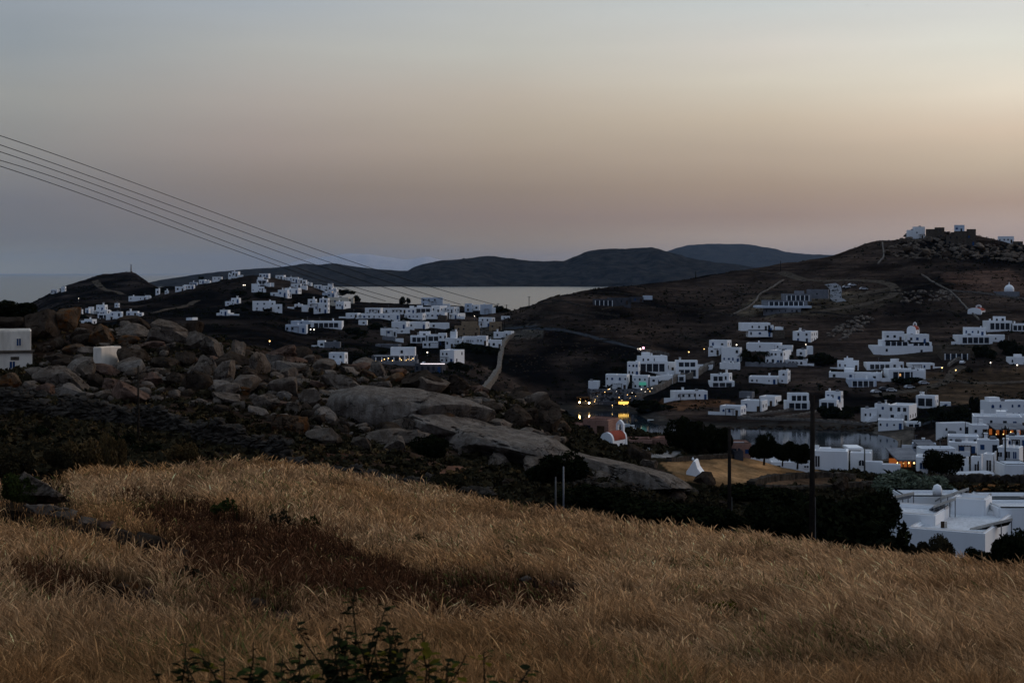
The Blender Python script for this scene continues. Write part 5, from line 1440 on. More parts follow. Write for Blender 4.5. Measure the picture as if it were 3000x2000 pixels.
stone_wall('long dark dry stone terrace wall below the rocky ridge, left', [(-40,1212),(120,1226),(350,1246),(450,1264),(600,1298),(760,1332),(850,1356)], (86, 175), 1.5, 2400, .07, .36)
stone_wall('second dark stone terrace wall at the far left above the first', [(-40,1160),(80,1166),(240,1190),(340,1206)], (100, 185), .7, 420, .07, .36)
stone_wall('low tumbled stone wall just beyond the crest of the field', [(820,1366),(960,1394),(1080,1416),(1250,1436),(1440,1462)], (78, 130), .7, 900)
stone_wall('broken dark stone wall under the smooth slab', [(1560,1412),(1680,1424),(1780,1436),(1900,1444),(2040,1452)], (88, 150), .6, 700)

# ---------------------------------------------------------------- poles, cables, lamps
def pole(px, pt, pb, y, r, label, mat='polewood', arm=0, name='utility_pole', cat='utility pole', group=None, guard=False, lean=0):
    z = float(zat(px, y)); top = wp(px, pt, y); b = Vector((top.x, y, z))
    rt = empty(name, b, label, cat, group); H = top.z - z
    mb = MB(); mb.tube([(0,0,-.5),(lean*.5,0,H*.5),(lean,0,H)], [r*1.25, r*1.1, r*.85], 10); obj('post', mb.mesh('post', True), M[mat], rt)
    if arm:
        mb = MB(); mb.box(-arm+lean, arm+lean, -.06, .06, H-.55, H-.42); obj('crossarm', mb.mesh('crossarm'), M[mat], rt)
        for i, X in enumerate(np.linspace(-arm*.9, arm*.9, 4)):
            m2 = MB(); m2.lathe([(.04,0),(.07,.06),(.04,.14),(.06,.2),(.01,.24)], 8, (X+lean, 0, H-.42)); obj('insulator', m2.mesh('insulator'), M['palepost'], rt)
    if guard:
        mb = MB(); mb.tube([(r*1.5,-.02,-.3),(r*1.35,-.02,H*.42)], .035, 6); obj('conduit', mb.mesh('conduit'), M['palepost'], rt)
    return rt
UP = dict(group='utility poles of the near slope')
pole(2378, 1158, 0, 82, .13, 'thick dark wooden pole, tallest of the near poles, right of centre', guard=True, lean=.05, **UP)
pole(2137, 1254, 0, 108, .12, 'dark wooden pole in front of the golden field', guard=True, **UP)
pole(405, 1070, 0, 112, .07, 'thin post in front of the pinkish slab on the ridge', 'bark', **UP)
pole(1628, 1396, 0, 92, .05, 'pale metal post, left of the pair behind the crest', 'palepost', name='metal_post', cat='post', **UP)
pole(1651, 1366, 0, 95, .05, 'taller brownish post, right of the pair behind the crest', 'metal', name='metal_post', cat='post', **UP)
pole(1562, 1152, 0, 175, .06, 'thin white post on the skyline of the ridge', 'palepost', name='metal_post', cat='post', **UP)
VP = dict(group='utility poles among the houses')
for px, pt, yb, yr, arm, lb in [(2533,1316,1390,(180,300),0,'dark pole in front of the plain white garden wall house'),(2640,1288,1350,(180,450),0,'thin dark pole beside the grey tavern roof'),(2866,1350,1402,(180,400),0,'short dark pole in front of the fin walled houses'),(2945,1246,1398,(170,300),.5,'tall dark pole at the right of the beach village'),(2922,1312,1396,(170,320),0,'dark pole with stay beside the tall dark one'),(2630,1000,1036,(440,1000),0,'dark pole in front of the church house podium'),(2226,1166,1208,(440,800),0,'thin pole in front of the flat roofed house with one arch'),(2582,1178,1226,(440,800),0,'dark pole in front of the white tower house'),(2828,1236,1276,(250,560),0,'thin pole beside the shore lane'),(1484,892,914,(700,1100),1.2,'pole with crossarm on the skyline saddle'),(1524,898,914,(700,1100),0,'thin pole right of the crossarm pole on the saddle'),(1550,868,905,(650,1100),1.0,'tall T shaped lamp pole against the sea'),(1459,888,908,(700,1100),.9,'pole where the wires end beside the skyline tree'),(2287,764,794,(600,1000),0,'lone pole on the skyline of the right hill'),(2038,794,816,(600,1000),0,'small pole on the skyline left of the lone pole'),(1478,930,968,(600,1000),0,'pole at the dark bushes on the saddle'),(2060,1240,1330,(180,260),0,'thin pole rising out of the dark tree clump'),(2955,984,1002,(440,1000),0,'white gate post beside the two storey house with cars')]:
    y = hit(px, yb, *yr)
    pole(px, pt, 0, y, max(.1, y*.00022), lb, 'palepost' if 'white' in lb else 'polewood', arm, **VP)
pole(384, 774, 0, 1400, .5, 'slender mast on top of the domed hill', 'metal', name='radio_mast', cat='mast')
def lamp_post(px, py, h, yr, label, mat='warm', r=.28):
    y = hit(px, py + 12, *yr); p = wp(px, py, y); z = float(zat(px, y)); rt = empty('street_lamp', (p.x, y, z), label, 'street lamp', 'lit street lamps')
    H = max(1.5, p.z - z); mb = MB(); mb.tube([(0,0,-.4),(0,0,H)], .09, 6); obj('post', mb.mesh('post'), M['metal'], rt)
    mb = MB(); mb.lathe([(.03,-r),(r*.8,-r*.5),(r,.0),(r*.7,r*.6),(.03,r)], 8, (0,0,H)); obj('lamp_head', mb.mesh('lamp_head'), M[mat], rt)
for px, py, yr, lb, mt in [(2018,1031,(560,900),'warm street lamp on the dark slope right of the resort','warm'),(2063,1022,(560,900),'smaller warm lamp near the tall white cube','warm'),(2361,1009,(560,900),'white lamp beside the small chapel-like house','cool'),(2158,1010,(560,900),'lamp on the terrace behind the tall white cube','cool'),(2191,1010,(560,900),'lamp at the left end of the long house behind the palms','cool'),(2226,1039,(560,900),'lamp shining between the palms','warm'),(2247,1039,(560,900),'second lamp right of the one between the palms','warm'),(2533,1117,(500,900),'warm lamp beside the bluish pool house','warm'),(2902,1062,(500,900),'bright lamp by the pale wall on the right slope','cool'),(2980,1069,(500,900),'white lamp on a hut at the right edge','cool'),(2948,1026,(500,900),'faint lamp by the dark trees on the right slope','warm'),(713,835,(800,1200),'left lamp of the close pair on the village hill','cool'),(718,835,(800,1200),'right lamp of the close pair on the village hill','cool'),(910,965,(500,1000),'left lamp of the two below the modern house with thin white roof','cool'),(920,965,(500,1000),'right lamp of the two below the modern house with thin white roof','cool'),(790,999,(400,800),'lamp at the dark field edge left of the low white house','warm'),(1390,926,(600,1000),'small lamp on the dark slope right of the second row','cool'),(1252,1032,(400,800),'lamp beside the lane right of the restaurant','cool'),(1022,1078,(300,700),'upper lamp in the dark hollow left of the restaurant','warm'),(1024,1092,(300,700),'lower lamp in the dark hollow left of the restaurant','warm'),(2760,1077,(500,900),'left lamp on the track junction','warm'),(2800,1084,(500,900),'right lamp on the track junction','warm'),(230,874,(900,1400),'tiny lamp on the dark slope under the domed hill','cool')]:
    lamp_post(px, py, 0, yr, lb, mt, .2 if 'small' in lb or 'faint' in lb or 'tiny' in lb else .27)
Yh = hit(1878, 1032, 560, 900); c0 = wp(1878, 1026, Yh); rt = empty('lit_sign', c0, 'pink and white lit kiosk above the resort', 'kiosk')
wbox(rt, c0, 'hut', 'darkgrey', 1868, 1892, 1028, 1046, Yh, 3); wbox(rt, c0, 'light_panel', 'cool', 1869, 1878, 1020, 1024, Yh-.2, .15); wbox(rt, c0, 'pink_panel', 'pinklamp', 1882, 1888, 1016, 1022, Yh-.2, .15)

# five wires, one sagging span
CB = [([(0,398),(340,515),(833,700),(1091,785),(1350,864),(1459,896)],'uppermost wire of the five power lines'),
 ([(0,425),(340,542),(759,700),(976,769),(1285,872),(1350,893)],'second wire from the top of the five power lines'),
 ([(0,445),(340,562),(705,700),(906,767),(1238,876),(1270,886)],'middle wire of the five power lines'),
 ([(0,470),(340,583),(638,700),(850,777),(1158,873),(1190,884)],'fourth wire from the top of the five power lines'),
 ([(0,487),(340,604),(600,702),(836,785),(1097,872),(1130,882)],'lowest wire of the five power lines')]
for pts, lb in CB:
    px = np.array([p[0] for p in pts]); py = np.array([p[1] for p in pts])
    xs = np.linspace(-900, px[-1], 80); k = np.polyfit(px, py, 3); ys = np.polyval(k, np.maximum(xs, 0)) + np.minimum(xs, 0)*np.polyval(np.polyder(k), 0)
    t = (xs + 150)/(px[-1] + 150); dist = 42/(1 - t*(1 - 42/620.0))        # straight span in plan
    mb = MB(); mb.tube([wp(a, b, d) for a, b, d in zip(xs, ys, dist)], [max(.011, .00017*d) for d in dist], 6)
    obj('power_cable', mb.mesh('power_cable', True), M['cable'], label=lb, cat='power cable', group='five power lines')

# ---------------------------------------------------------------- boats, cars, bird
def boat(px, py, L, label, mast=0, mat='hull', rz=0, cabin=True, yr=(380, 600)):
    y = CAMZ*F/(py-HOR); rt = empty('boat', ((px-1500)/F*y, y, 0), label, 'boat', 'boats in the bay', R(rz)); w = L*.3
    V, Fc = [], []; st = np.linspace(-.5, .5, 9)
    for t in st:
        k = max(.02, 1 - max(0, (t-.0)/.5)**2.2) * (.85 if t < -.45 else 1); hh = .10*L + .05*L*max(0, t)
        V += [(t*L, -w/2*k, hh), (t*L*.96, -w/2*k*.6, -.06*L), (t*L*.96, w/2*k*.6, -.06*L), (t*L, w/2*k, hh)]
    for i in range(8):
        a, b = 4*i, 4*i+4; Fc += [(a,a+1,b+1,b),(a+1,a+2,b+2,b+1),(a+2,a+3,b+3,b+2),(a+3,a,b,b+3)]
    Fc += [(0,3,2,1),(32,33,34,35)]
    mb = MB(); mb.add(V, Fc); obj('hull', mb.mesh('hull'), M[mat], rt)
    if cabin:
        mb = MB(); mb.prism([(-.22*L,.10*L),(.22*L,.12*L),(.10*L,.21*L),(-.2*L,.21*L)], -w*.3, w*.3); obj('cabin', mb.mesh('cabin'), M['hull'], rt)
        mb = MB(); mb.box(-.17*L, .1*L, -w*.31, w*.31, .15*L, .185*L); obj('cabin_window', mb.mesh('cabin_window'), M['glass'], rt)
    if mast:
        mb = MB(); mb.tube([(0,0,.1*L),(0,0,mast)], .07, 6); obj('mast', mb.mesh('mast'), M['palepost'], rt)
boat(1855, 1266, 7.0, 'teal and white motor boat nearest the unfinished houses', mat='hullblue', rz=6)
boat(1838, 1250, 5.4, 'small white sailing boat with a bare mast behind the motor boat', 6.5, rz=10)
boat(1912, 1232, 4, 'tiny low boat further out in the bay', cabin=False, mat='hull', rz=-5)
def car(px, py, label, mat='carpaint', rz=0, lights=False, yr=(400, 900)):
    y = hit(px, py, *yr); p = (( px-1500)/F*y, y, float(zat(px, y))); rt = empty('parked_car', p, label, 'car', 'cars on the lanes', R(rz))
    mb = MB(); mb.prism([(-2.1,.35),(2.1,.35),(2.15,.75),(1.3,.9),(.75,1.42),(-1.1,1.45),(-1.9,.95),(-2.1,.9)], -.85, .85); obj('body', mb.mesh('body'), M[mat], rt)
    mb = MB(); mb.prism([(-1.6,.98),(1.05,.98),(.68,1.36),(-1.05,1.38)], -.87, .87); obj('windows', mb.mesh('windows'), M['glass'], rt)
    for X in (-1.3, 1.3):
        for s in (-1, 1):
            mb = MB(); mb.tube([(X, s*.72, .33), (X, s*.9, .33)], .33, 10); obj('wheel', mb.mesh('wheel'), M['tyre'], rt)
    if lights:
        for s in (-.6, .6):
            mb = MB(); mb.box(2.12, 2.2, s-.14, s+.14, .55, .75); obj('headlight', mb.mesh('headlight'), M['cool'], rt)
for c in [(2566,1152,'white parked car at the left of the track row','carpaint',20),(2590,1144,'dark parked car second in the track row','cardark',10),(2612,1148,'white parked car in the middle of the track row','carpaint',-15),(2664,1138,'white parked car under the pale sheds by the track','carpaint',10),(2706,1126,'pale car at the right end of the track row','carpaint',5),(2820,1066,'white car at the top of the track by the pale wall','carpaint',60),(2846,1003,'dark car parked before the two storey house','cardark',0),(2874,1001,'second dark car parked before the two storey house','cardark',0),(2902,999,'third dark car parked before the two storey house','cardark',0),(2480,844,'white van at the bend of the dirt track','carpaint',0),(2496,838,'second white van at the bend of the dirt track','carpaint',20),(2530,849,'small white car inside the bend of the dirt track','carpaint',0)]:
    car(*c[:5])
car(2790, 1278, 'car with lit headlights on the beach lane', 'cardark', -95, True, (240, 560))
y = 390; p = wp(2540, 16, y)
mb = MB(); mb.tube([(-.28,0,0),(-.1,0,.02),(.12,0,.02),(.26,0,0)], [.02,.07,.06,.02], 8)
for s in (-1, 1): mb.add([(-.05,s*.05,.02),(.10,s*.05,.02),(.06,s*.35,.10),(-.10,s*.62,.03),(-.05,s*.34,.09)], [(0,1,2,4),(4,2,3)])
mb.v = [Vector((v.y*1.0, v.x, v.z)) for v in mb.v]
o = obj('bird', mb.mesh('bird'), M['cable'], loc=p, label='small dark bird gliding high in the upper right sky', cat='bird')

# ---------------------------------------------------------------- plants
def leafcloud(r, n, lobes, leaf, flat=.8, seed=0):
    """leaf-sized faces spread through several lobes of a unit crown"""
    g = np.random.default_rng(seed)
    L = g.normal(0, .42, (lobes, 3)); L[:, 2] = np.abs(L[:, 2])*.9 + .25; R_ = g.uniform(.22, .5, lobes)
    L[:, :2] = np.clip(L[:, :2], -.75, .75); L[:, 2] = np.clip(L[:, 2], .15, .85)
    k = g.integers(0, lobes, n); d = g.normal(size=(n, 3)); d /= np.linalg.norm(d, axis=1, keepdims=True)
    c = L[k] + d*(R_[k]*g.uniform(.45, 1.08, n)**.6)[:, None]
    c[:, 2] = np.maximum(c[:, 2]*flat, .0)
    a = g.normal(size=(n, 3)); a /= np.linalg.norm(a, axis=1, keepdims=True)
    b = np.cross(a, g.normal(size=(n, 3))); b /= np.linalg.norm(b, axis=1, keepdims=True)
    s = leaf*g.uniform(.5, 1.4, n)[:, None]
    V = np.stack([c - a*s, c + b*s*.5, c + a*s, c - b*s*.5], 1)*np.array([1, 1, 1])
    return V.reshape(-1, 3), np.arange(n*4).reshape(n, 4)
CROWN = {}
for nm, n, lo, lf in (('big', 9000, 18, .07), ('mid', 2200, 11, .12), ('small', 520, 6, .2), ('weed', 260, 5, .12)):
    for i in range(4):
        v, f = leafcloud(1, n, lo, lf, seed=300 + i + n)
        CROWN[nm, i] = (v, f)
CM = {}
def crown_mesh(size, i, mat):
    if (size, i, mat) not in CM:
        v, f = CROWN[size, i]; me = np_mesh('crown', v, f); me.materials.append(M[mat]); CM[size, i, mat] = me
    return CM[size, i, mat]
def shrub(px, pb, w, h, label, yr=(280, 1500), mat='leaf', group='dark bushes among the houses', size='mid', y=None, trunk=False, name='shrub', cat='bush', dep=1.0):
    y = y or hit(px, pb, *yr); S = y/F; x = (px-1500)/F*y; z = CAMZ - (pb-HOR)*S
    i = random.randrange(4)
    if not trunk:
        o = bpy.data.objects.new(name, crown_mesh(size, i, mat)); COL.objects.link(o); tag(o, label, cat, group)
        o.location = (x, y, z - .1*h*S); o.scale = (w*S*.56, w*S*.5*dep, h*S*1.0); o.rotation_euler[2] = random.uniform(-.5, .5)
        return o
    rt = empty(name, (x, y, z), label, cat, group); H = h*S
    mb = MB(); r = max(.06, H*.035)
    mb.tube([(0,0,-.4),(r*.8,0,H*.25),(-r*.5,r,H*.5)], [r*1.3, r, r*.6], 8)
    for k in range(4):
        a = k*1.7 + px; mb.tube([(r*.6,0,H*.25),(math.cos(a)*w*S*.18, math.sin(a)*w*S*.15, H*.48),(math.cos(a)*w*S*.3, math.sin(a)*w*S*.25, H*.68)], [r*.7, r*.45, r*.2], 6)
    obj('trunk', mb.mesh('trunk', True), M['bark'], rt)
    o = bpy.data.objects.new('crown', crown_mesh(size, i, mat)); COL.objects.link(o); o.parent = rt
    o.location = (0, 0, H*.15); o.scale = (w*S*.55, w*S*.5*dep, H*.9); o.rotation_euler[2] = random.uniform(-.5, .5)
    return rt
TR = dict(trunk=True, size='big', name='tree', cat='tree', group='trees near the bay')
shrub(2020, 1340, 110, 112, 'left tree of the dark clump in front of the bay', y=192, **TR)
shrub(2068, 1342, 90, 98, 'middle tree of the dark clump in front of the bay', y=194, **TR)
shrub(2104, 1340, 76, 92, 'right tree of the dark clump in front of the bay', y=196, **TR)
shrub(2238, 1352, 74, 76, 'round headed tree standing alone above the golden field', y=188, **TR)
shrub(2336, 1364, 80, 68, 'spreading tamarisk left of the beach village', y=188, **TR)
shrub(2292, 1356, 46, 54, 'slender tamarisk left of the spreading one', y=190, **TR)
shrub(2758, 1394, 96, 70, 'round dark tree in front of the white flat roofed house', y=188, **TR)
for px, pb, w, h, lb, y, mt in [(2440,1600,330,170,'huge dark bush left of the rounded white house',104,'leaf'),(2300,1566,170,100,'dark bush at the left of the huge one',98,'leaf'),(2570,1540,130,110,'dark bush touching the rounded white house',116,'leaf'),(2740,1648,110,84,'thin dark bush in front of the rounded white house',84,'leafolive'),(2960,1676,150,128,'dark bush at the lower right edge',82,'leaf'),(2880,1656,76,56,'small dark bush left of the lower right one',86,'leaf'),(2692,1462,190,90,'pale flowering oleander behind the rounded white house',170,'leafpale'),(1640,1400,160,80,'dark bush below the smooth rock slab',118,'leaf'),(1300,1430,90,40,'low bush beyond the crest in the middle',92,'leafolive'),(1760,1480,200,60,'low dark bush under the conical stone structure',96,'leaf'),(1950,1530,240,70,'low dark thicket behind the crest',88,'leaf'),(2110,1540,160,70,'dark thicket around the foot of the dark wooden pole',90,'leaf'),(2250,1470,200,50,'dark thicket below the terrace wall',122,'leaf'),(1270,1330,110,60,'dark bush at the foot of the great dome',118,'leaf'),(36,938,180,64,'dark bush on the skyline above the weathered house',208,'leaf'),(20,1385,110,70,'green weed bush at the left edge beyond the big rock',62,'leafolive'),(60,1460,90,80,'leafy weed in front of the big rounded rock',40,'leafgreen'),(240,1372,110,90,'dry brown bush beyond the crest at left',76,'leafdry'),(320,1370,70,110,'tall dry yellowish bush beyond the crest at left',78,'leafdry'),(180,1365,70,60,'dark bush between the dry ones and the big rock',74,'leafolive'),(540,1345,80,50,'yellow-green bush at the foot of the terrace wall',86,'leafdry')]:
    shrub(px, pb, w, h, lb, y=y, mat=mt, size='big', group='bushes of the near slope')
# weeds in the field
for px, pb, w, h, lb, mt in [(552,1500,70,52,'green thistle weed leftmost in the pale grass','leafgreen'),(668,1520,96,66,'green thistle weed, second from left in the pale grass','leafgreen'),(818,1548,80,66,'dark green weed, third from left at the edge of the dark patch','leafolive'),(908,1562,86,64,'ragged green weed right of the third one','leafgreen'),(1470,1662,120,60,'greenish weed in the middle of the field','leafgreen'),(2120,1822,150,74,'yellow-green weed in the right part of the field','leafyellow'),(560,1740,160,90,'faint green weed in the dark lower left grass','leafolive'),(320,1960,90,60,'small green weed near the lower left corner','leafgreen'),(120,1980,200,110,'rust brown weed in the lower left corner','leafdry'),(2640,1690,110,40,'brownish weed near the right crest','leafdry'),(1230,1600,90,44,'dry weed in the golden middle grass','leafdry')]:
    y = hit(px, pb, 15, 70); o = shrub(px, pb, w, h, lb, y=y, mat=mt, size='weed', name='weed', cat='weed', group='weeds in the grass field')
# palms
def palm(px, pb, w, h, label, yr, tr=True):
    y = hit(px, pb, *yr); S = y/F; z = CAMZ - (pb-HOR)*S; H = h*S*.62 if tr else .2
    rt = empty('palm_tree', ((px-1500)/F*y, y, z), label, 'palm tree', 'palms near the bay')
    mb = MB(); mb.tube([(0,0,-.5),(.1,0,H*.5),(0,0,H)], [.28,.22,.2], 8); obj('trunk', mb.mesh('trunk'), M['bark'], rt)
    mb = MB(); L = w*S*.55
    for k in range(22):
        a = k*2.399; e = random.uniform(.1, 1.25); pts = [Vector((math.cos(a)*L*t*math.cos(e*(1-.3*t)), math.sin(a)*L*t*math.cos(e*(1-.3*t)), H + L*(t*math.sin(e) - .75*t*t*(1.0 if tr else .35)))) for t in np.linspace(0, 1, 6)]
        sd = Vector((-math.sin(a), math.cos(a), 0))
        for i in range(5):
            w0, w1 = L*.17*math.sin(math.pi*(i/5*.85+.12)), L*.17*math.sin(math.pi*((i+1)/5*.85+.12))
            dp = Vector((0,0,-.4*w0))
            mb.add([pts[i]-sd*w0+dp, pts[i], pts[i]+sd*w0+dp, pts[i+1]-sd*w1+dp, pts[i+1], pts[i+1]+sd*w1+dp], [(0,1,4,3),(1,2,5,4)])
    obj('fronds', mb.mesh('fronds'), M['leaf'], rt)
for a in [(2722,1392,50,64,'palm beside the round dark tree',(170,300)),(2622,1410,90,56,'spiky agave-like palm in front of the orange tavern',(150,230),False),(2586,1412,60,40,'spiky plant left of the agave-like palm',(150,230),False),(2700,1256,32,44,'palm left of the pair on the shore road',(400,700)),(2728,1254,30,46,'palm right of the pair on the shore road',(400,700)),(2712,1326,40,26,'palm among the red tavern lights',(200,500)),(2890,1278,36,26,'palm at the pale vaulted house',(250,560)),(2176,1072,30,54,'palm at the left of the palm garden',(560,900)),(2226,1072,30,62,'tall palm in the middle of the palm garden',(560,900)),(2246,1070,26,56,'palm at the right of the palm garden',(560,900)),(1850,1140,16,34,'slim palm between the two lower resort houses',(560,900))]:
    palm(*a[:6], *(a[6:] or (True,)))
# bushes in the villages
for px, pb, w, h, lb in [(1175,886,24,20,'rounded tree on the skyline, left of two'),(1197,886,16,16,'rounded tree on the skyline, right of two'),(1038,882,30,20,'dark tree at the shore end of the village ridge'),(1466,916,40,24,'dark tree on the skyline where the wires end'),(1936,1132,24,22,'dark bush in front of the lower right resort house'),(760,908,54,22,'dark bush under the broad plain house'),(812,906,40,26,'dark bush between the broad house and its annex'),(2210,1068,50,34,'dark tree mass below the palms'),(2190,1056,36,40,'bushy tree left of the palms'),(2300,1050,40,20,'dark tree above the big white house'),(2880,1046,60,40,'dark tree right of the stone pergola ruin'),(2960,1040,70,50,'dark trees at the right edge on the slope'),(2750,1230,60,40,'dark bush below the lone dry field house'),(2860,1214,40,60,'dark cypress-like tree left of the blue shuttered block'),(2800,1230,90,46,'dark bushes left of the blue shuttered block'),(2440,1224,90,40,'dark garden in front of the house with the satellite dish'),(2500,1210,50,24,'dark bushes right of the satellite dish house'),(2130,1046,40,24,'dark bush beside the four window house'),(2390,1062,90,34,'dark trees right of the small arched wing'),(2660,1122,80,20,'dark hedge under the house with lit windows'),(1040,980,60,24,'dark bushes left of the third row'),(1090,964,60,22,'dark bushes above the fourth row'),(1250,950,50,14,'dark bushes between second and third row'),(1380,1030,120,30,'dark garden below the arched facade house'),(1440,1036,70,26,'dark garden at the right of the arched facade house'),(1340,1082,60,26,'dark bush in front of the square two storey house'),(1060,1060,60,30,'dark tree left of the restaurant lights'),(1180,944,40,16,'dark bush at the left of the third row'),(700,866,60,20,'dark bushes under the two lamps'),(770,870,60,18,'dark bushes below the tall two storey hill house'),(960,890,40,20,'dark bush left of the cream building'),(1010,860,50,14,'dark scrub at the ridge end'),(572,834,14,10,'small tree on the ridge left of the brightest house'),(590,818,14,10,'small tree on the ridge above the brightest house'),(470,858,40,18,'dark trees in the saddle'),(440,872,30,14,'dark trees beside the long house under the domed hill'),(240,932,40,16,'dark trees in the low cluster'),(190,850,20,14,'dark trees on the hill shoulder'),(1600,1224,180,34,'dark bank of bushes at the left end of the bay'),(1900,1206,110,40,'dark bushes on the rocks below the stone wall')]:
    shrub(px, pb, w, h, lb, size='mid', yr=(300, 1500))
k = 0
while k < 90:
    poly = random.choice([[(1000,925),(1460,925),(1460,1030),(1180,1060),(1000,990)], [(640,860),(1030,850),(1040,930),(700,935)], [(2080,990),(2480,1060),(2700,1120),(2900,1040),(2760,1220),(2200,1200)], [(1780,1045),(2080,1080),(1980,1150),(1780,1145)]])
    xs = [p[0] for p in poly]; ys = [p[1] for p in poly]; px, py = random.uniform(min(xs), max(xs)), random.uniform(min(ys), max(ys))
    if in_poly(np.array([px]), np.array([py]), poly)[0]:
        shrub(px, py, random.uniform(12, 34), random.uniform(7, 15), 'dark garden bush growing between the hillside houses', size='small', yr=(380, 1300), group='garden bushes between the houses'); k += 1

for k in range(34):
    px = random.uniform(-20, 900); y = random.uniform(80, 108); z = float(zat(px, y)); pb = HOR + (CAMZ - z)*F/y
    shrub(px, pb, random.uniform(30, 90), random.uniform(18, 46), 'scrubby bush at the foot of the dark stone terrace walls', y=y, mat=random.choice(['leaf', 'leafolive', 'leafdry', 'leaf']), group='scrubby bushes by the terrace walls')
for k in range(22):
    px = random.uniform(1480, 2900); py = random.uniform(860, 1000) if px < 2050 else random.uniform(770, 960)
    L = random.uniform(60, 190); sl = random.uniform(-.12, .12)
    pts = [(px + L*t, py + L*t*sl + 5*math.sin(t*5+px)) for t in np.linspace(0, 1, 5)]
    drape('stone_wall', 'low broken dry stone terrace wall crossing the dark right hillside', pts, .7, random.uniform(.4, .9), 'drystone', yr=(600, 1000), cat='stone wall', group='terrace walls of the right hillside')
# low scrub: countless small tufts
def scrub(name, spots, mat, label, per=12, flat=.75):
    V, g = [], np.random.default_rng(5)
    for px, y, r in spots:
        n = per; d = g.normal(size=(n, 3)); d /= np.linalg.norm(d, axis=1, keepdims=True); d[:, 2] = np.abs(d[:, 2])
        c = d*g.uniform(.3, 1, n)[:, None]*np.array([1, 1, flat])*r
        a = g.normal(size=(n, 3)); a /= np.linalg.norm(a, axis=1, keepdims=True); b = np.cross(a, g.normal(size=(n, 3))); b /= np.linalg.norm(b, axis=1, keepdims=True)
        s = r*.42*g.uniform(.6, 1.3, n)[:, None]
        V.append((np.stack([c-a*s, c+b*s*.6, c+a*s, c-b*s*.6], 1) + np.array([(px-1500)/F*y, y, float(zat(px, y))])).reshape(-1, 3))
    V = np.concatenate(V); obj(name, np_mesh(name, V, np.arange(len(V)).reshape(-1, 4)), M[mat], kind='stuff', label=label)
def spots(n, y0, y1, r0, r1, px0=-100, px1=3100, f=None):
    out = []
    while len(out) < n:
        px = random.uniform(px0, px1); y = math.exp(random.uniform(math.log(y0), math.log(y1)))
        z = float(zat(px, y))
        if z < 1.5 or (f and not f(px, y, z)): continue
        out.append((px, y, random.uniform(r0, r1)))
    return out
def patchy(px, y, z): return float(vnoise((px-1500)/F*y/34, y/34, None, 77)) > -.05 + random.uniform(-.25, .25)
def gold(px, y, z):
    py = HOR + (CAMZ-z)*F/y
    return not (1900 < px < 2440 and 1330 < py < 1430 and y < 260)
scrub('hill_scrub', spots(9000, 420, 1450, .35, 1.4, f=patchy), 'leaf', 'low dark scrub over the far hillsides', 9, .6)
scrub('brown_scrub', spots(3000, 420, 1450, .25, .7), 'leafolive', 'dry brown scrub over the far hillsides', 8, .5)
scrub('valley_scrub', spots(2600, 78, 245, .3, .9, 1350, 3100, gold), 'leafolive', 'dark olive scrub behind the crest', 26, .7)
scrub('dark_scrub', spots(2200, 84, 245, .25, .9, 1450, 3100, gold), 'leafolive', 'dark undergrowth behind the crest', 26, .7)
scrub('ridge_scrub', spots(4600, 76, 215, .25, .85, -100, 1560), 'leafolive', 'low scrub between the ridge boulders', 22, .6)
scrub('dry_tufts', spots(1800, 74, 205, .18, .5, -100, 1600), 'leafdry', 'dry brown tufts between the ridge boulders', 18, .9)

# broad leaved plants close to the camera
def big_plant(px, top, y, n, label, lm, spread=.45, seed=1):
    g = random.Random(seed); z = float(zat(px, y)); x = (px-1500)/F*y; rt = empty('leafy_plant', (x, y, z), label, 'plant', 'broad leaved plants at the bottom of the view')
    H = CAMZ - (top-HOR)/F*y - z; st = MB(); lf = {}
    for k in range(n):
        a = g.uniform(0, 6.28); h = H*(1 if k == 0 else g.uniform(.55, .95)); sp = spread*(.15 if k == 0 else g.uniform(.4, 1.3))
        pts = [Vector((math.cos(a)*sp*t**1.3 + g.uniform(-.02,.02), math.sin(a)*sp*.6*t**1.3, h*t)) for t in np.linspace(0, 1, 7)]
        st.tube(pts, [.013, .012, .011, .009, .008, .006, .004], 6)
        for j in range(g.randint(24, 34)):
            t = g.uniform(.3, 1.0); i = min(5, int(t*6)); p = pts[i].lerp(pts[i+1], t*6-i); b = g.uniform(0, 6.28); e = g.uniform(-.5, .6); s = g.uniform(.035, .075)*(1.25-.5*t)
            d = Vector((math.cos(b)*math.cos(e), math.sin(b)*math.cos(e), math.sin(e))); u = d.cross(Vector((0,0,1))).normalized(); w_ = u.cross(d)
            q = p + d*s*.6
            m_ = lf.setdefault(g.choice(lm), MB())
            rim = [(0,0),(.35,.55),(.75,.62),(1.0,.38),(1.35,.0),(1.0,-.38),(.75,-.62),(.35,-.55)]
            vs = [q + d*s*aa*1.3 + u*s*bb*1.2 + w_*(-.18*s*aa*aa + .12*s*abs(bb)) for aa, bb in rim] + [q + d*s*.8 - w_*.1*s]
            m_.add(vs, [(8, i, (i+1) % 8) for i in range(8)])
            st.tube([p, q], .003, 4)
    obj('stems', st.mesh('stems'), M['leafolive'], rt)
    for k, m_ in lf.items(): obj('leaves', m_.mesh('leaves'), M[k], rt)
D_, G_, Y_ = 'leaf', 'leafgreen', 'leafyellow'
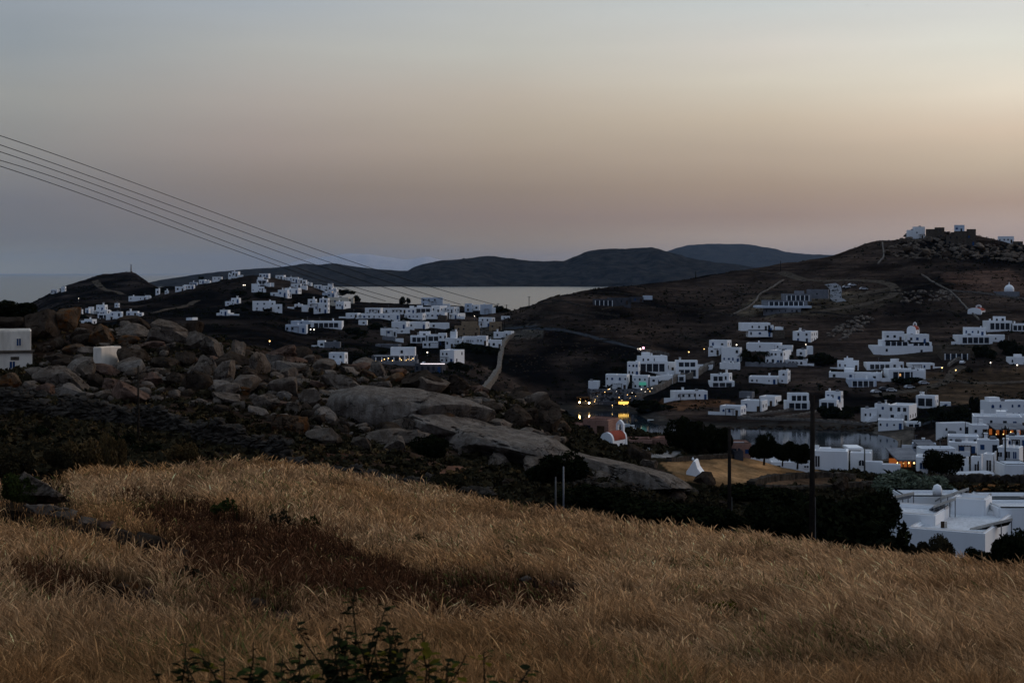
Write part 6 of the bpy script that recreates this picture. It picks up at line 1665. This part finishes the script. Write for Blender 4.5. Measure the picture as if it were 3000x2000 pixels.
for i, (px, top, y, n, lb, lm) in enumerate([(520,1880,12.0,7,'low dark leafy plant at the left of the bottom thicket',[D_,D_,G_]),(640,1925,11.5,6,'spreading leafy plant with a curved stem, bottom left of centre',[D_,G_]),(720,1880,12.0,4,'leafy plant with an upright bent stem, left of the tall one',[D_,G_,Y_]),(860,1900,11.5,8,'dense dark leafy plant in the bottom centre',[D_,D_,G_]),(1045,1700,13.5,5,'tallest dark plant rising out of the bottom thicket',[D_,D_,D_,G_]),(1010,1830,11.8,8,'broad dark leafy plant at the foot of the tallest one',[D_,D_,G_]),(1140,1810,12.5,8,'dark leafy plant right of the tallest one',[D_,D_,G_]),(1255,1845,12.5,6,'plant with yellow leaves right of the bottom thicket',[Y_,Y_,G_]),(1240,1925,11.0,5,'low plant with a few yellow leaves at the bottom edge',[Y_,G_,D_]),(1330,1940,11.5,7,'dark low leafy plant at the right of the bottom thicket',[D_,G_]),(1440,1910,12.0,4,'small yellow-green plant at the right end of the thicket',[Y_,G_])]):
    big_plant(px, top, y, n, lb, lm, seed=i+20)
# ---------------------------------------------------------------- sky, sun, air, camera
w = bpy.data.worlds.new('World'); scene.world = w; w.use_nodes = True
nt = w.node_tree; nt.nodes.clear()
out = nt.nodes.new('ShaderNodeOutputWorld'); bg = nt.nodes.new('ShaderNodeBackground')
nt.links.new(bg.outputs[0], out.inputs[0])
tc = N(nt, 'TexCoord'); sep = N(nt, 'SeparateXYZ'); nt.links.new(tc.outputs['Generated'], sep.inputs[0])
# SKYTABLE
SKY = {-17.4: [(9.90, (0.308, 0.346, 0.390)), (8.07, (0.283, 0.318, 0.346)), (6.23, (0.319, 0.324, 0.312)), (4.37, (0.257, 0.253, 0.246)), (2.50, (0.172, 0.175, 0.190)), (1.25, (0.167, 0.168, 0.169)), (0.25, (0.244, 0.234, 0.179))], -9.2: [(9.90, (0.371, 0.413, 0.455)), (8.07, (0.420, 0.421, 0.401)), (6.23, (0.394, 0.354, 0.322)), (4.74, (0.340, 0.287, 0.259)), (3.12, (0.247, 0.206, 0.181)), (2.00, (0.212, 0.186, 0.172)), (1.00, (0.191, 0.179, 0.161))], 0: [(9.90, (0.502, 0.520, 0.514)), (8.07, (0.514, 0.508, 0.462)), (6.47, (0.490, 0.428, 0.357)), (5.42, (0.444, 0.376, 0.301)), (4.37, (0.376, 0.305, 0.242)), (3.12, (0.283, 0.224, 0.179)), (2.06, (0.251, 0.195, 0.165)), (1.06, (0.272, 0.221, 0.168))], 9.4: [(9.90, (0.559, 0.598, 0.597)), (8.07, (0.663, 0.624, 0.560)), (6.84, (0.662, 0.608, 0.507)), (5.61, (0.582, 0.490, 0.381)), (4.37, (0.466, 0.376, 0.292)), (3.12, (0.367, 0.279, 0.212)), (2.00, (0.310, 0.231, 0.191)), (1.31, (0.389, 0.311, 0.254))], 17.4: [(9.90, (0.665, 0.672, 0.663)), (8.07, (0.750, 0.741, 0.661)), (6.23, (0.786, 0.696, 0.567)), (4.99, (0.681, 0.549, 0.421)), (3.74, (0.520, 0.422, 0.318)), (2.50, (0.413, 0.305, 0.241)), (1.75, (0.427, 0.335, 0.287))]}
# ENDSKY
def ramp(stops):
    """stops: (elevation in degrees, linear colour) -> colour over sin(elevation)"""
    r = N(nt, 'ValToRGB'); e = r.color_ramp.elements
    for i, (deg, c) in enumerate(sorted(stops)):
        el = e[i] if i < 2 else e.new(1)
        el.position = max(0, min(1, math.sin(R(deg)) + .05)); el.color = (*c, 1)
    a = N(nt, 'Math', operation='ADD'); nt.links.new(sep.outputs['Z'], a.inputs[0]); a.inputs[1].default_value = .05
    nt.links.new(a.outputs[0], r.inputs[0])
    return r.outputs[0]
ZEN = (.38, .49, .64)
HI = {-17.4: (.32, .40, .48), -9.2: (.40, .46, .52), 0: (.48, .53, .58), 9.4: (.56, .60, .62), 17.4: (.64, .66, .66)}
az = N(nt, 'Math', operation='ARCTAN2'); nt.links.new(sep.outputs['X'], az.inputs[0]); nt.links.new(sep.outputs['Y'], az.inputs[1])
def band(a0, a1, kind='LINEAR'):
    mr = N(nt, 'MapRange', interpolation_type=kind)
    nt.links.new(az.outputs[0], mr.inputs[0]); mr.inputs[1].default_value = R(a0); mr.inputs[2].default_value = R(a1)
    return mr.outputs[0]
c = None; prev = None
for a_ in sorted(SKY):
    low = min(SKY[a_])[1]
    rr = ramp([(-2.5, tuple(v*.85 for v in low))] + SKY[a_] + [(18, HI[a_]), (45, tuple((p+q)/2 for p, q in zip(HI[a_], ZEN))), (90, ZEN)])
    c = rr if c is None else mixc(nt, c, rr, band(prev, a_))
    prev = a_
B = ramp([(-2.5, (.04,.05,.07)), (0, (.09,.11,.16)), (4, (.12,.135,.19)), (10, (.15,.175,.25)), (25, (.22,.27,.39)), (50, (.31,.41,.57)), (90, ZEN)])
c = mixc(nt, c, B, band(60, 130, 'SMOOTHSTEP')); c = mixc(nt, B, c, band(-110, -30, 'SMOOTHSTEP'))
# thin uneven veil so the gradient is not perfectly clean
v = N(nt, 'Mapping'); v.inputs['Scale'].default_value = (3, 3, 26); nt.links.new(tc.outputs['Generated'], v.inputs[0])
f, h = noise_ramp(nt, v.outputs[0], 1.4, [(.3, (.965,)*3), (.7, (1.03,)*3)], 4, .55)
c = mixc(nt, c, f, 1, 'MULTIPLY')
# a clear dusk sky adds its own faint blue light
sky = N(nt, 'TexSky', sky_type='NISHITA', sun_disc=False)
sky.sun_elevation = R(-1.5); sky.sun_rotation = R(40); sky.altitude = 50
c = mixc(nt, c, sky.outputs[0], .02, 'ADD')
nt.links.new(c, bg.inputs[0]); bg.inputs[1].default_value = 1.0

sun = bpy.data.lights.new('sun', 'SUN'); sun.energy = .75; sun.angle = R(25); sun.color = (1, .80, .66)
so = bpy.data.objects.new('sun', sun); COL.objects.link(so)
so.rotation_euler = Vector((-math.sin(R(62)), -math.cos(R(62)), -.30)).to_track_quat('-Z', 'Y').to_euler()

# the air between the hills
if HAZE:
    mb = MB(); mb.box(-52000, 52000, -300, 80000, -20, 920)
    m = bpy.data.materials.new('haze'); m.use_nodes = True; nt = m.node_tree; nt.nodes.clear()
    o = N(nt, 'OutputMaterial'); vs = N(nt, 'VolumePrincipled')
    vs.inputs['Color'].default_value = (.40, .62, .98, 1); vs.inputs['Density'].default_value = 0.85e-5
    nt.links.new(vs.outputs[0], o.inputs['Volume'])
    obj('haze', mb.mesh('haze'), m, kind='stuff', label='thin dusk haze over the sea and hills')

cam = bpy.data.cameras.new('camera'); cam.sensor_width = 36; cam.lens = 55
cam.shift_y = -(1000 - HOR) / 3000; cam.clip_start = .2; cam.clip_end = 300000
cam.dof.use_dof = True; cam.dof.focus_distance = 110; cam.dof.aperture_fstop = 4.0
co = bpy.data.objects.new('camera', cam); COL.objects.link(co)
co.location = (0, 0, CAMZ); co.rotation_euler = (R(90), 0, 0); scene.camera = co

scene.view_settings.view_transform = 'Standard'; scene.view_settings.look = 'None'
scene.view_settings.exposure = 0; scene.view_settings.gamma = 1
cy = scene.cycles
cy.use_denoising = True; cy.max_bounces = 5; cy.diffuse_bounces = 3; cy.glossy_bounces = 3; cy.transmission_bounces = 2
cy.volume_bounces = 0; cy.transparent_max_bounces = 6
cy.sample_clamp_indirect = 4
try: cy.denoiser = 'OPENIMAGEDENOISE'
except Exception: pass
